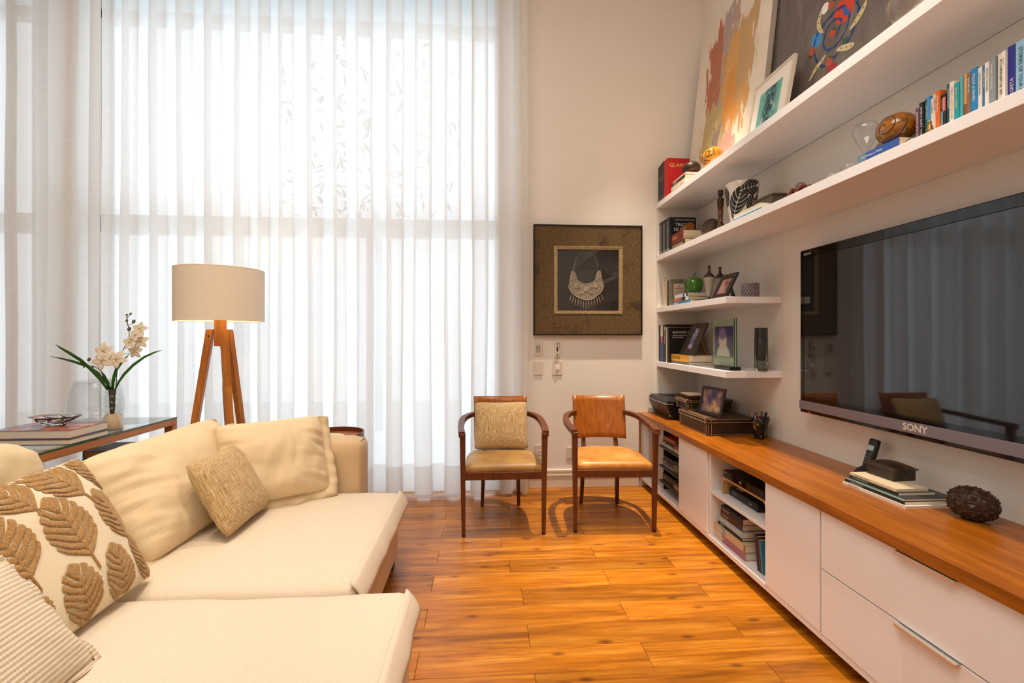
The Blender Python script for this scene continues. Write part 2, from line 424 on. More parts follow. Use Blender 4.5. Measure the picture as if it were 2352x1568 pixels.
def curtain(name, label, x0, x1, yc, lam, B, seed, z0=.012, z1=4.66, hem=.26):
    rnd = random.Random(seed); n = max(3, round((x1 - x0) / lam))
    # irregular fold widths
    ws = [rnd.uniform(.72, 1.30) for _ in range(n)]; tot = sum(ws); edges = [0]
    for k in ws: edges.append(edges[-1] + k / tot)
    As = [rnd.uniform(.122, .168) for _ in range(n)]; Bs = [B * rnd.uniform(.75, 1.2) for _ in range(n)]
    PER = 22
    def prof(i, z):
        k = min(i // PER, n - 1); t = (i - k * PER) / PER
        lw = (edges[k + 1] - edges[k]) * (x1 - x0)
        tight = .75 + .35 * min(1, (z1 - z) / 2.5)
        x = x0 + edges[k] * (x1 - x0) + lw * t + As[k] * lw * math.sin(4 * PI * t) * (1.15 - .15 * tight)
        kb = Bs[k] if t < .5 else (Bs[k] + Bs[min(k + 1, n - 1)]) / 2
        y = yc - kb * tight * math.cos(2 * PI * t) * (1 if True else 0)
        g = z / z1
        x += .030 * (1 - g) * noise.noise(Vector((i / PER * 1.1 + seed, z * .35, 0))) + .008 * noise.noise(Vector((i * .21, z * .9, seed)))
        y += .014 * noise.noise(Vector((i * .13, z * .7, seed + 9)))
        return x, y
    zs = [z0, .05, .1, .16, .21, hem] + [hem + (z1 - hem) * j / 26 for j in range(1, 27)]
    nu = n * PER
    root = thing(name, label, 'curtain', ((x0 + x1) / 2, yc, 0))
    cx, cy = (x0 + x1) / 2, yc
    def sheet(zl, dy):
        s = MB(); bm = s.bm; vv = []
        for i in range(nu + 1):
            col = []
            for z in zl:
                x, y = prof(i, z); zz = z
                if z == z0: zz = z0 + .012 * (1 + noise.noise(Vector((i * .05, seed, 2))))
                col.append(bm.verts.new((x - cx, y - cy + dy, zz)))
            vv.append(col)
        for i in range(nu):
            for j in range(len(zl) - 1): bm.faces.new((vv[i][j], vv[i + 1][j], vv[i + 1][j + 1], vv[i][j + 1]))
        return s
    sheet(zs, 0).build('fabric', m_sheer, root, True)
    sheet(zs[:6], .004).build('hem', m_sheer2, root, True)
    return root
curtain('sheer_curtain', 'wide white sheer linen curtain hanging over the tall window behind the lamp', -2.90, .375, 3.745, .205, .048, 3)
curtain('sheer_curtain', 'warm white sheer curtain panel at the far left edge of the room', -4.36, -2.84, 3.655, .30, .050, 11)
# pull cord by the curtain edge
cp = [(.375 + .006 * math.sin(z * 1.7), 3.80, z) for z in [4.5 - .15 * k for k in range(31)] if z > .03]
tag(MB().tube([(x, y, z) for x, y, z in cp] + [(.40, 3.80, .03)], .003, 6).build('curtain_cord', mat('cord_white', '#d8d0c6', .7), None, True), 'thin white pull cord hanging between curtain edge and wall', 'cord')

# ------------------------------------------------------------------ tree outside
def tree(name, label, base, H, seed, n=1500, spread=1.3, zlo=.45):
    rnd = random.Random(seed); root = thing(name, label, 'tree', base, 0, 'trees beyond the window')
    MB().tube([(0, 0, 0), (.05, .02, H * .4), (-.04, 0, H * .8)], [.10, .08, .04], 8).build('trunk', mat('bark', '#4a4038', .9), root, True)
    vs, fs = [], []
    for k in range(n):
        a = rnd.uniform(0, 2 * PI); rr = spread * rnd.random() ** .5; z = H * rnd.uniform(zlo, 1.05)
        c = Vector((rr * math.cos(a), rr * math.sin(a) * .6, z)); d = Vector((rnd.gauss(0, 1), rnd.gauss(0, 1), rnd.gauss(0, 1))).normalized()
        e = d.orthogonal().normalized(); L = rnd.uniform(.05, .11); W = L * .3; i = len(vs)
        vs += [c - d * L, c + e * W, c + d * L, c - e * W]; fs.append((i, i + 1, i + 2, i + 3))
    me = bpy.data.meshes.new('foliage'); me.from_pydata(vs, [], fs); o = obj('foliage', me, mat('leaf_green', '#5f7a4a', .6), root); o['kind'] = 'stuff'
tree('garden_tree', 'leafy tree seen faintly through the middle of the sheer curtain', (-1.5, 6.6, -.02), 5.0, 4, 520, 1.3, .6)

# ------------------------------------------------------------------ sofa
sofa = thing('sofa', 'cream linen sofa with deep seats and loose back pillows', 'sofa', (0, 0, 0))
rounded(-1.74, -.47, 1.69, 2.68, .05, .30, .04, 0, 12).build('base', m_sofa2, sofa, True)
rounded(-1.74, -.25, .62, 1.675, .05, .30, .04, 0, 12).build('base', m_sofa2, sofa, True)
rounded(-1.95, -.70, 2.70, 2.915, .05, .69, .045, .004, 16, .002, 3).build('armrest', m_sofa2, sofa, True)
MB().tube([(-.715, 2.735, .42), (-.715, 2.735, .66), (-.715, 2.76, .682), (-.715, 2.86, .682)], .0035, 6).build('piping', m_sofa2, sofa, True)
rounded(-1.98, -1.72, .62, 2.70, .05, .60, .05, 0, 14).build('backrest', m_sofa2, sofa, True)
rounded(-1.73, -.445, 1.665, 2.69, .27, .405, .045, .022, 26, .004, 5).build('seat_cushion', m_sofa, sofa, True)
rounded(-1.73, -.235, .62, 1.645, .27, .408, .045, .022, 26, .004, 8).build('seat_cushion', m_sofa, sofa, True)
for y0, y1, x, sd in ((1.675, 2.665, -.437, 1), (.64, 1.630, -.227, 2)):
    def fl_(u, v, x=x, y0=y0, y1=y1, sd=sd):
        y = y0 + (y1 - y0) * u; zz = .412 - .078 * v; e = .006 * noise.noise(Vector((y * 9, sd, 0)))
        return Vector((x - .035 * (1 - v) ** 2 + .012 * v + e * v, y + .004 * noise.noise(Vector((y * 5, v, sd))), zz))
    o = MB().grid(fl_, 40, 5).build('flange', m_sofa, sofa, True)
    md = o.modifiers.new('thick', 'SOLIDIFY'); md.thickness = .006
for x, y in ((-.52, 2.60), (-.30, .70), (-.30, 1.60), (-1.68, 2.60), (-1.68, .70)):
    MB().box(x - .03, x + .03, y - .03, y + .03, 0, .06).build('leg', m_black, sofa)

# ------------------------------------------------------------------ pillows
def pillow(name, label, w, h, t_, c, right, up, m, flange=0, wr=.008, seed=0, n=30, pinch=.05, group='cushions on the sofa', cat='pillow', fl_m=None, rc=.05, sides='lrbt'):
    r = Vector(right).normalized(); u0 = Vector(up); u0 = (u0 - r * u0.dot(r)).normalized(); nrm = u0.cross(r)   # nrm points to the back
    M = Matrix((r, nrm, u0)).transposed().to_4x4(); M.translation = Vector(c)
    root = thing(name, label, cat, (0, 0, 0), 0, group); root.matrix_world = M
    def surf(a, b, side):
        k = max(0, 1 - abs(a) ** 2.6) * max(0, 1 - abs(b) ** 2.6)
        x = w / 2 * a * (1 - pinch * (1 - b * b) * abs(a) - rc * b ** 6 * a * a); z = h / 2 * b * (1 - pinch * (1 - a * a) * abs(b) - rc * w / h * a ** 6 * b * b)
        y = side * t_ / 2 * k ** .55
        p = Vector((x * 9 + seed, z * 9, side))
        y += wr * k ** .3 * (noise.noise(p * .7) + 1.1 * noise.noise(Vector((x * 7 + seed, z * 34 + x * 9, 3))) * a * a + .35 * noise.noise(Vector((x * 30, z * 11 + seed, 5)))) if k > 0 else 0
        return Vector((x, y, z))
    s = MB(); bm = s.bm
    F = [[bm.verts.new(surf(2 * i / n - 1, 2 * j / n - 1, -1)) for j in range(n + 1)] for i in range(n + 1)]
    K = [[F[i][j] if i in (0, n) or j in (0, n) else bm.verts.new(surf(2 * i / n - 1, 2 * j / n - 1, 1)) for j in range(n + 1)] for i in range(n + 1)]
    for G, fl in ((F, 1), (K, 0)):
        for i in range(n):
            for j in range(n):
                q = (G[i][j], G[i + 1][j], G[i + 1][j + 1], G[i][j + 1]); bm.faces.new(q if fl else q[::-1])
    s.build('cover', m, root, True)
    if flange:
        rim = [(2 * i / n - 1, -1) for i in range(n)] + [(1, 2 * j / n - 1) for j in range(n)] + [(1 - 2 * i / n, 1) for i in range(n)] + [(-1, 1 - 2 * j / n) for j in range(n)]
        g = MB(); rings = [[], [], []]
        for q, (a, b) in enumerate(rim):
            p = surf(a, b, -1); d = Vector((a if (a < -.999 and 'l' in sides) or (a > .999 and 'r' in sides) else a * .05 * (abs(a) > .999), 0, b if (b < -.999 and 'b' in sides) or (b > .999 and 't' in sides) else b * .05 * (abs(b) > .999)))
            for e in range(3):
                f = e / 2; yy = .030 * f * noise.noise(Vector((q * .17, seed, 0)))
                rings[e].append(g.bm.verts.new(p * .985 + d * flange * f + Vector((0, yy, 0))))
        k = len(rim)
        for e in range(2):
            for q in range(k): g.bm.faces.new((rings[e][q], rings[e][(q + 1) % k], rings[e + 1][(q + 1) % k], rings[e + 1][q]))
        o = g.build('flange', fl_m or m, root, True); md = o.modifiers.new('thick', 'SOLIDIFY'); md.thickness = .005; md.offset = 0
    return root, surf
def between(bl, br, tl, tr):
    """centre, right and up of a pillow given its four corners"""
    bl, br, tl, tr = map(Vector, (bl, br, tl, tr))
    return (bl + br + tl + tr) / 4, (br + tr - bl - tl), (tl + tr - bl - br)
# large flanged back pillow in the middle
c, r, u = between((-1.28, 1.80, .46), (-1.25, 2.60, .46), (-1.53, 1.89, .785), (-1.46, 2.66, .835))
pillow('back_pillow', 'large plain cream linen back pillow in the middle of the sofa', .84, .50, .22, c, r, u, m_pillow, .040, .030, 2, n=40, pinch=.03, rc=.05, sides='lb')
c, r, u = between((-1.22, 2.30, .46), (-.84, 2.60, .46), (-1.36, 2.42, .84), (-.97, 2.72, .83))
pillow('back_pillow', 'plain cream linen pillow with flat flange leaning on the sofa arm', .54, .44, .24, c, r, u, m_pillow, .050, .028, 6, n=40, pinch=.05, rc=.06, sides='lrb')
c, r, u = between((-1.62, 1.18, .46), (-1.60, 1.87, .46), (-1.72, 1.18, .91), (-1.70, 1.87, .91))
pillow('back_pillow', 'plain cream linen pillow peeking out behind the leaf cushion', .68, .50, .16, c, r, u, m_pillow, .0, .026, 9, n=36, pinch=.04, rc=.16)
# leaf cushion
m_leafbase = fabric('leaf_cushion_cotton', '#f0e2c8', '#e8d6b6', 420, bump=.12)
m_tuft = mat('tufted_yarn', '#a07a48', .95, spec=.1, sheen=.3); t = NT(m_tuft); v = t.coord(); f = t.noise(v, 330, 2, .7); t.base(t.ramp(f, [(.32, '#86602f'), (.5, '#b08752'), (.7, '#cba874')])); t.bump(f, .7, .003)
c, r, u = between((-1.17, 1.20, .44), (-1.20, 1.74, .44), (-1.40, 1.17, .86), (-1.43, 1.71, .86))
lp, lsurf = pillow('leaf_cushion', 'cream cushion with tufted brown leaf pattern on the sofa', .56, .50, .17, c, r, u, m_leafbase, 0, .006, 4, pinch=.04, rc=.01)
LW, LH = .56, .50
def leaf_motif(cx, cz, L, W, ang):
    s = MB(); bm = s.bm; ca, sa = math.cos(ang), math.sin(ang)
    def put(p, q, up):
        x = cx + p * ca - q * sa; z = cz + p * sa + q * ca; a, b = 2 * x / LW, 2 * z / LH
        if abs(a) > .985 or abs(b) > .985: return None
        P = lsurf(a, b, -1); e = .01
        n = (lsurf(min(a + e, 1), b, -1) - P).cross(lsurf(a, min(b + e, 1), -1) - P).normalized()
        if n.y > 0: n = -n
        return P + n * (up + .0012)
    def quadgrid(fn, nu, nv):
        g = [[fn(i / nu, j / nv) for j in range(nv + 1)] for i in range(nu + 1)]
        vs = [[bm.verts.new(p) if p else None for p in rw] for rw in g]
        for i in range(nu):
            for j in range(nv):
                q = [vs[i][j], vs[i + 1][j], vs[i + 1][j + 1], vs[i][j + 1]]
                if all(q): bm.faces.new(q)
    N = 7
    for k in range(N):
        for sd in (-1, 1):
            def fn(a, b, k=k, sd=sd):
                sb = (k + .05 + .90 * b) / N; e = min(1, .06 + sb * .94 + .20 * (1 - sb) * 1.0)
                bite = 1 - .09 * abs(2 * b - 1) ** 2.5
                pm = -L * .42 + L * .80 * sb; pe = -L * .42 + L * .98 * e; qe = W * max(0, math.sin(PI * e ** .92)) ** .62 * bite
                if sb > .80: qe = min(qe, W * 2.6 * (1.02 - sb))
                wob = .004 * math.sin(a * 6 + k * 1.7)
                return put(pm + (pe - pm) * a ** 1.35 + wob * a, sd * (.002 + qe * a), .0042 * math.sin(PI * b) ** .45 * (1 if a < .95 else .35))
            quadgrid(fn, 8, 5)
    quadgrid(lambda a, b: put(-L * .62 + L * 1.17 * a, (b - .5) * (.008 + .034 * math.sin(PI * max(0, (a - .80) / .20)) ** .8), .0046 * math.sin(PI * b) ** .6), 24, 4)
    return s.build('leaf_motif', m_tuft, lp, True)
for a0, b0, L_, W_, a_ in [(.17, .40, .235, .080, 2.0), (.45, .36, .22, .055, 2.0), (.36, .01, .215, .066, 1.75), (.03, .05, .235, .080, 1.68), (.20, -.36, .205, .066, 1.6), (.43, -.36, .19, .044, 1.7),
                         (-.13, .42, .22, .075, 1.95), (-.07, -.34, .20, .066, 1.65), (-.29, .10, .22, .075, 1.7), (-.36, -.30, .2, .07, 1.65), (-.42, .40, .2, .07, 1.9)]:
    cx_, cz_ = a0 * LW, b0 * LH
    leaf_motif(cx_, cz_, L_ * 1.0, W_ * 1.0, a_)
# quilted cushion in the corner
m_quilt = mat('quilted_cotton', '#eedfc8', .95, spec=.1, sheen=.2); t = NT(m_quilt)
wv = t.n('ShaderNodeTexWave', wave_type='BANDS', bands_direction='Z'); wv.inputs['Scale'].default_value = 26; wv.inputs['Distortion'].default_value = .6; t.l(t.coord(), wv.inputs[0])
wx = t.n('ShaderNodeTexWave', wave_type='BANDS', bands_direction='X'); wx.inputs['Scale'].default_value = 48; t.l(t.coord(), wx.inputs[0])
t.base(t.mix(1.0, t.ramp(wv.outputs[0], [(.1, '#d9c09c'), (.5, '#f1e4d0')]), t.ramp(wx.outputs[0], [(.0, (.93, .91, .88, 1)), (.5, (1, 1, 1, 1))]), 'MULTIPLY'))
t.bump(t.mix(.5, wv.outputs[0], wx.outputs[0]), .6, .006)
c, r, u = between((-1.02, .92, .44), (-1.04, 1.31, .44), (-1.22, .88, .71), (-1.24, 1.27, .71))
qp, _ = pillow('quilted_cushion', 'small off-white ribbed cushion in front of the leaf cushion', .40, .36, .13, c, r, u, m_quilt, .014, .012, 13, rc=.0, pinch=.07)
# tweed cushions
def tweed(name, ax):
    m = mat(name, '#c9ab78', .95, spec=.1, sheen=.2); t = NT(m)
    s1 = [700, 700, 700]; s1[ax] = 36; s2 = [36, 36, 36]; s2[2 if ax == 0 else 0] = 600
    a = t.noise(t.coord((330, 330, 14)), 1, 3, .7); b = t.noise(t.coord((24, 24, 300)), 1, 3, .7)
    t.base(t.mix(.30, t.ramp(a, [(.36, '#8a6838'), (.50, '#c9a875'), (.64, '#ead6ac')]), t.ramp(b, [(.45, '#b08c58'), (.66, '#efdfbc')])))
    t.bump(t.mix(.5, a, b), .6, .004); return m
m_tweed = tweed('tweed_weave', 0)
c, r, u = between((-1.07, 1.985, .455), (-1.07, 2.375, .455), (-1.235, 2.00, .755), (-1.235, 2.40, .76))
pillow('tweed_cushion', 'small woven tweed cushion standing on the far sofa seat', .40, .36, .13, c, r, u, m_tweed, 0, .004, 21)
c, r, u = between((-.045, 3.33, .485), (.335, 3.33, .485), (-.045, 3.435, .80), (.335, 3.435, .80))
pillow('tweed_cushion', 'woven tweed cushion propped on the seat of the chair by the curtain', .405, .355, .12, c, r, u, m_tweed, 0, .004, 25, group='cushions on the chairs')

# ------------------------------------------------------------------ armchairs
def armchair(label, loc, rz, leather):
    t = thing('armchair', label, 'chair', loc, rz, 'wooden armchairs by the wall')
    def leg(p):
        s = MB(); s.taper(*p); return s.build('leg', m_chairwood, t)
    for sx in (-1, 1):
        lg = leg(((sx * .262, -.262, .012), (sx * .268, -.27, .665), .024, .026, .036, .040))
        MB().box(sx * .262 - .010, sx * .262 + .010, -.273, -.251, 0, .013).build('foot_cap', m_rubber, lg)
        # back leg: foot kicks back, seat, then upright
        b = MB()
        b.taper((sx * .140, .262, .0), (sx * .128, .215, .40), .024, .028, .030, .042)
        b.taper((sx * .128, .215, .40), (sx * .120, .290, .62), .030, .042, .026, .020)
        b.build('leg', m_chairwood, t)
        # arm, sweeping in to the back panel
        P = [(sx * .272, -.30, .672), (sx * .284, -.16, .676), (sx * .288, -.02, .682), (sx * .284, .08, .690), (sx * .268, .155, .698), (sx * .235, .215, .705), (sx * .190, .250, .710)]
        MB().bar(P, .040, .030).build('arm', m_chairwood, t)
        MB().box(sx * .270 - .021, sx * .270 + .021, -.302, -.256, .648, .672, .003, 1).build('arm_end', m_chairwood, t)
        s = MB(); s.bar([(sx * .258, -.26, .392), (sx * .135, .215, .392)], .022, .050); s.build('seat_rail', m_chairwood, t)
    MB().box(-.262, .262, -.282, -.258, .367, .417, .002, 1).build('seat_rail', m_chairwood, t)
    MB().box(-.13, .13, .205, .227, .367, .417).build('seat_rail', m_chairwood, t)
    # seat pad: straight front, rounded rear
    out = [(-.255, -.275)] + [(.255 * math.copysign(abs(math.cos(a)) ** .62, -math.cos(a)), -.06 + .275 * math.sin(a) ** .8) for a in [PI * k / 22 for k in range(23)]] + [(.255, -.275)]
    s = MB(); bm = s.bm; cxx, cyy = 0, -.05; lev = [(.0, .985, .418), (.18, 1.0, .430), (.4, .99, .446), (.7, .95, .458), (1, .86, .467), (1.2, .6, .474), (1.4, .3, .477)]
    # densify the outline
    dn = []
    for i in range(len(out)):
        a, b = Vector(out[i]), Vector(out[(i + 1) % len(out)]); k = max(1, int((b - a).length / .04))
        dn += [a + (b - a) * j / k for j in range(k)]
    rings = [[bm.verts.new((cxx + (p.x - cxx) * f, cyy + (p.y - cyy) * f, z)) for p in dn] for _, f, z in lev]
    for a, b in zip(rings, rings[1:]):
        for i in range(len(dn)): bm.faces.new((a[i], a[(i + 1) % len(dn)], b[(i + 1) % len(dn)], b[i]))
    bm.faces.new(rings[0][::-1]); bm.faces.new(rings[-1])
    s.build('seat', leather, t, 60)
    # curved back panel
    def pf(thk):
        def f(u, v):
            x = (u - .5) * 2 * (.192 + .006 * v); z = .518 + .315 * v + (.008 * (2 * u - 1) ** 2 if v > .9 else 0)
            y = .245 + .075 * v - .050 * (2 * u - 1) ** 2 + thk
            return Vector((x, y, z))
        return f
    s = MB(); s.grid(pf(0), 16, 8); o = s.build('backrest', m_chairback, t, True); md = o.modifiers.new('thick', 'SOLIDIFY'); md.thickness = .018; md.offset = 1
    return t
armchair('wooden armchair with olive leather seat beside the curtain, cushion on it', (.1455, 3.25, 0), 0, m_leather2)
armchair('wooden armchair with bare tan leather seat beside the white cabinet', (.899, 3.25, 0), math.radians(-3.3), m_leather)

# ------------------------------------------------------------------ floor lamp
lamp = thing('floor_lamp', 'wooden tripod floor lamp with beige drum shade before the curtain', 'lamp', (-1.72, 3.14, 0))
SR, SZ0, SZ1 = .258, 1.402, 1.735
sh = MB(); sh.lathe([(SR, SZ0), (SR, SZ1)], 64, cap=False)
so = sh.build('shade', m_shade, lamp, True)
MB().lathe([(SR - .006, SZ0 + .001), (SR - .006, SZ1 - .001)], 64, cap=False).build('lining', m_shade_in, so, True)
for z in (SZ0, SZ1): MB().tube([((SR - .003) * math.cos(a), (SR - .003) * math.sin(a), z) for a in [2 * PI * k / 64 for k in range(64)]], .0045, 6, closed=True).build('rim', m_shade, so, True)
MB().lathe([(.036, 1.235), (.037, 1.42)], 24).build('stem_block', m_lampwood, lamp, 40)
MB().lathe([(.018, 1.42), (.018, 1.47), (.03, 1.49), (.045, 1.54), (.03, 1.59), (.0, 1.60)], 20, cap=False).build('bulb', mat('lamp_bulb', '#fff4e0', .4, emit='#ffd9a0', estr=6), lamp, True)
for z in (1.72,):
    for k in range(3): MB().tube([(0, 0, 1.47), (SR * math.cos(k * 2.094) * .98, SR * math.sin(k * 2.094) * .98, z)], .002, 5).build('spoke', m_black, lamp)
for a in (math.radians(188), math.radians(-42), math.radians(68)):
    s = MB(); d = Vector((math.cos(a), math.sin(a), 0)); q = Vector((-d.y, d.x, 0))
    rings = []
    for rr, z, w_, th in ((.058, 1.345, .021, .022), (.26, .0, .019, .019)):
        cpt = d * rr
        rings.append([s.bm.verts.new(cpt + d * e * th + q * f * w_ + Vector((0, 0, z))) for e, f in ((-1, -1), (1, -1), (1, 1), (-1, 1))])
    for j in range(4): s.bm.faces.new((rings[0][j], rings[0][(j + 1) % 4], rings[1][(j + 1) % 4], rings[1][j]))
    s.bm.faces.new(rings[0][::-1]); s.bm.faces.new(rings[1]); bmesh.ops.bevel(s.bm, geom=s.bm.edges[:], offset=.004, segments=2, affect='EDGES')
    lg = s.build('leg', m_lampwood, lamp)
    MB().tube([d * .062 + q * .020 + Vector((0, 0, 1.30)), d * .062 + q * .024 + Vector((0, 0, 1.30))], .005, 10).build('bolt', m_black, lg)
MB().tube([(.0, 0, 1.24), (.012, .01, 1.15), (.0, .03, .95), (.015, .04, .6), (.03, .05, .2), (.06, .12, .006), (.1, .3, .006)], .004, 6).build('cord', m_black, lamp, True)
ll = bpy.data.lights.new('lamp_glow', 'POINT'); ll.energy = 1.3; ll.color = (1, .78, .5); ll.shadow_soft_size = .05
lo = bpy.data.objects.new('lamp_glow', ll); COL.objects.link(lo); lo.location = (-1.72, 3.14, 1.64)

# ------------------------------------------------------------------ console table with glass top
ct = thing('console_table', 'wooden console table with clear glass top behind the sofa', 'table', (-2.47, 2.6, 0))
TX0, TX1, TY0, TY1 = -.32, .28, -.95, .85
MB().box(TX0, TX1, TY0, TY1, .711, .720, .002, 1).build('glass_top', mat('table_glass', '#e9f4f0', .02, trans=.97, ior=1.3, spec=.6), ct)
for a, b in ((TX1 - .001, TX1 + .0008),): MB().box(a, b, TY0, TY1, .7112, .7198).build('glass_edge', m_glass_green, ct)
for x in (TX0, TX1 - .045): MB().box(x, x + .045, TY0 + .045, TY1 - .045, .668, .7105, .002, 1).build('rail', m_tablewood, ct)
for y in (TY0, TY1 - .045): MB().box(TX0, TX1, y, y + .045, .668, .7105, .002, 1).build('rail', m_tablewood, ct)
for x in (TX0, TX1 - .06):
    for y in (TY0, TY1 - .045): MB().box(x, x + .06, y, y + .045, 0, .668, .002, 1).build('leg', m_tablewood, ct)
MB().box(TX0 + .02, TX1 - .02, TY0 + .02, TY1 - .02, .40, .42, .002, 1).build('lower_shelf', m_tablewood, ct)

# round leather tray table behind the sofa arm
st = thing('tray_table', 'round brown leather tray table behind the sofa arm', 'table', (-1.03, 3.26, 0))
MB().lathe([(.0, .59), (.20, .59), (.20, .60), (.0, .60)], 48, cap=False).build('tray_top', mat('tray_leather', '#a05a2c', .4), st, 40)
MB().lathe([(.198, .585), (.206, .585), (.206, .632), (.198, .632), (.198, .585)], 48, cap=False).build('rim', m_darkwood, st, 40)
MB().tube([(.04, -.206, .60), (.04, -.208, .64)], .004, 8).build('strap_button', m_bronze, st)
MB().lathe([(.0, 0), (.14, 0), (.14, .012), (.015, .02), (.015, .585), (.0, .585)], 24, cap=False).build('pedestal', m_black, st, 40)
tag(MB().lathe([(.0, .601), (.085, .601), (.105, .612), (.102, .613), (.08, .605), (.0, .605)], 40, cap=False).build('dish', mat('dish_cream', '#e5d5b4', .4), None, True, (-1.05, 3.22, 0)), 'pale shallow dish lying on the round leather tray table', 'dish')

# ------------------------------------------------------------------ cabinets and worktop
CX = 1.385; CT = .597
wt = thing('worktop', 'long orange-brown wooden worktop running under the television', 'worktop', (1.36, 2.1, 0))
MB().box(.003, .530, -1.70, 1.803, CT, .640, .0025, 2).build('board', m_counter, wt)
pn = tag(MB().box(1.50, 1.88, .42, 3.88, 0, .060).build('plinth', mat('plinth_dark', '#2b2320', .7)), 'dark recessed plinth under the white cabinets', 'plinth')
def carcass(name, label, y0, y1, back=True, top=True):
    t = thing(name, label, 'cabinet', (CX, (y0 + y1) / 2, .060), 0, 'white cabinets under the worktop')
    hy = (y1 - y0) / 2; D = XP - CX - .002
    def part(n, x0, x1, a, b, z0, z1, m=m_white, par=None, bev=.0008): return MB().box(x0, x1, a, b, z0, z1, bev, 1).build(n, m, par or t)
    part('bottom_panel', 0, D, -hy + .0005, hy - .0005, 0, .028)
    part('side_panel', .012, D, hy - .018, hy - .0005, .028, CT - .060)
    part('side_panel', .012, D, -hy + .0005, -hy + .018, .028, CT - .060)
    part('back_panel', D - .01, D, -hy + .018, hy - .018, .028, CT - .060, m_gray_board)
    return t, part, hy
ZT = CT - .060
def door(t, part, hy, hl=(.12, .34)):
    d = part('door', -.004, .011, -hy + .0025, hy - .0025, .031, ZT - .006)
    MB().box(-.012, .010, hy - hl[1] * 2 * hy, hy - hl[0] * 2 * hy, ZT - .0065, ZT - .004).build('handle', m_alu, d)
# open shelf unit by the wall
t, part, hy = carcass('cabinet', 'open cabinet with dark shelves full of books next to the wall', 3.128, 3.885)
part('end_strip', -.018, -.008, hy - .004, hy + .012, 0, ZT, m_counter)
part('blank_panel', .06, .075, .045, hy - .018, .028, ZT, m_gray_board)
part('divider', .06, .46, .038, .045, .028, ZT, m_dark_board)
for z in (.093, .213, .367): part('shelf', .022, .46, -hy + .018, .038, z, z + .014, m_dark_board)
part('inner_side', .022, .46, -hy + .018, -hy + .020, .10, ZT, m_dark_board)
t, part, hy = carcass('cabinet', 'narrow white cabinet with single door left of the open niche', 2.722, 3.126)
door(t, part, hy, (.18, .72))
t, part, hy = carcass('cabinet', 'open white cabinet niche with video players above stacked books', 2.148, 2.720)
part('shelf', .012, .46, -hy + .018, hy - .018, .281, .300)
t, part, hy = carcass('cabinet', 'white cabinet with plain door between open niche and drawers', 1.780, 2.146)
door(t, part, hy, (.02, .50))
t, part, hy = carcass('cabinet', 'white drawer cabinet at the right edge with two wide drawers', .880, 1.778)
for z0, z1, hs in ((.031, .291, .288), (.296, ZT - .006, ZT - .008)):
    d = part('drawer', -.004, .011, -hy + .0025, hy - .0025, z0, z1)
    h = MB(); h.box(-.022, .004, -.098, .098, z1 - .0005, z1 + .0016); h.box(-.024, -.022, -.098, .098, z1 - .010, z1 + .0016); h.build('handle', m_alu, d)
t, part, hy = carcass('cabinet', 'white cabinet unit just past the drawer cabinet', .420, .878)
door(t, part, hy)

# ------------------------------------------------------------------ wall shelves
def shelf(label, z0, z1, y_end, seam):
    t = thing('wall_shelf', label, 'shelf', (SX0, (YB + y_end) / 2, z0), 0, 'white floating shelves')
    yc = (YB + y_end) / 2
    x1 = XP - SX0 - .0005
    if seam:
        MB().box(0, x1, SY1 + .0008 - yc, YB - .0125 - yc, 0, z1 - z0, .001, 1).build('board', m_white, t)
        MB().box(0, x1, y_end - yc, SY1 - .0008 - yc, 0, z1 - z0, .001, 1).build('board', m_white, t)
    else:
        MB().box(0, x1, y_end - yc, YB - .0125 - yc, 0, z1 - z0, .001, 1).build('board', m_white, t)
    return t
Z1, Z2, Z3, Z4, ZC = 2.458, 1.999, 1.549, 1.081, .640
t1 = shelf('long white top shelf carrying the leaning paintings', 2.412, Z1, .25, True)
shelf('long white shelf right above the television holding a row of books', 1.955, Z2, .25, True)
shelf('short white corner shelf with the green apple on it', 1.508, Z3, SY1, False)
shelf('short white corner shelf lowest above the printer', 1.039, Z4, SY1, False)

# ------------------------------------------------------------------ television
tv = thing('television', 'large black wall-mounted flat television with silver lower bar', 'television', (1.80, 1.778, .875))
hw = .695
MB().box(.0, .055, -hw, hw, .0, .906, .004, 2).build('casing', m_gloss, tv)
MB().box(-.0015, .002, -hw + .030, hw - .030, .090, .858).build('screen', m_screen, tv)
MB().box(-.0018, .0, hw - .034, hw - .029, .066, .866).build('screen_gap', mat('gap_black', '#020202', .9), tv)
MB().box(-.0018, .0, -hw, hw, .858, .8605).build('screen_gap', MATS['gap_black'], tv)
MB().box(-.006, .01, -hw, hw, .018, .066, .002, 2).build('lower_bar', m_silver, tv)
MB().box(-.004, .0, -.10, -.03, .003, .014, .002, 1).build('sensor', mat('sensor_window', '#2a2020', .1), tv)
MB().tube([(-.001, .62, .008), (-.003, .62, .008)], .003, 8).build('standby_light', mat('standby_red', '#8a1010', .3, emit='#ff2010', estr=.6), tv)
text('brand_lettering', 'SONY', .042, mat('logo_metal', '#e2d8d0', .4), tv, (-.0065, .058, .042), (0, -1, 0), (0, 0, 1), align='LEFT', fit=.112, bold=.0014)
text('model_lettering', 'BRAVIA', .020, m_textw, tv, (-.0005, hw - .030, .880), (0, -1, 0), (0, 0, 1), fit=.055)
MB().box(.055, .088, -.25, .25, .25, .65).build('wall_bracket', m_black, tv)

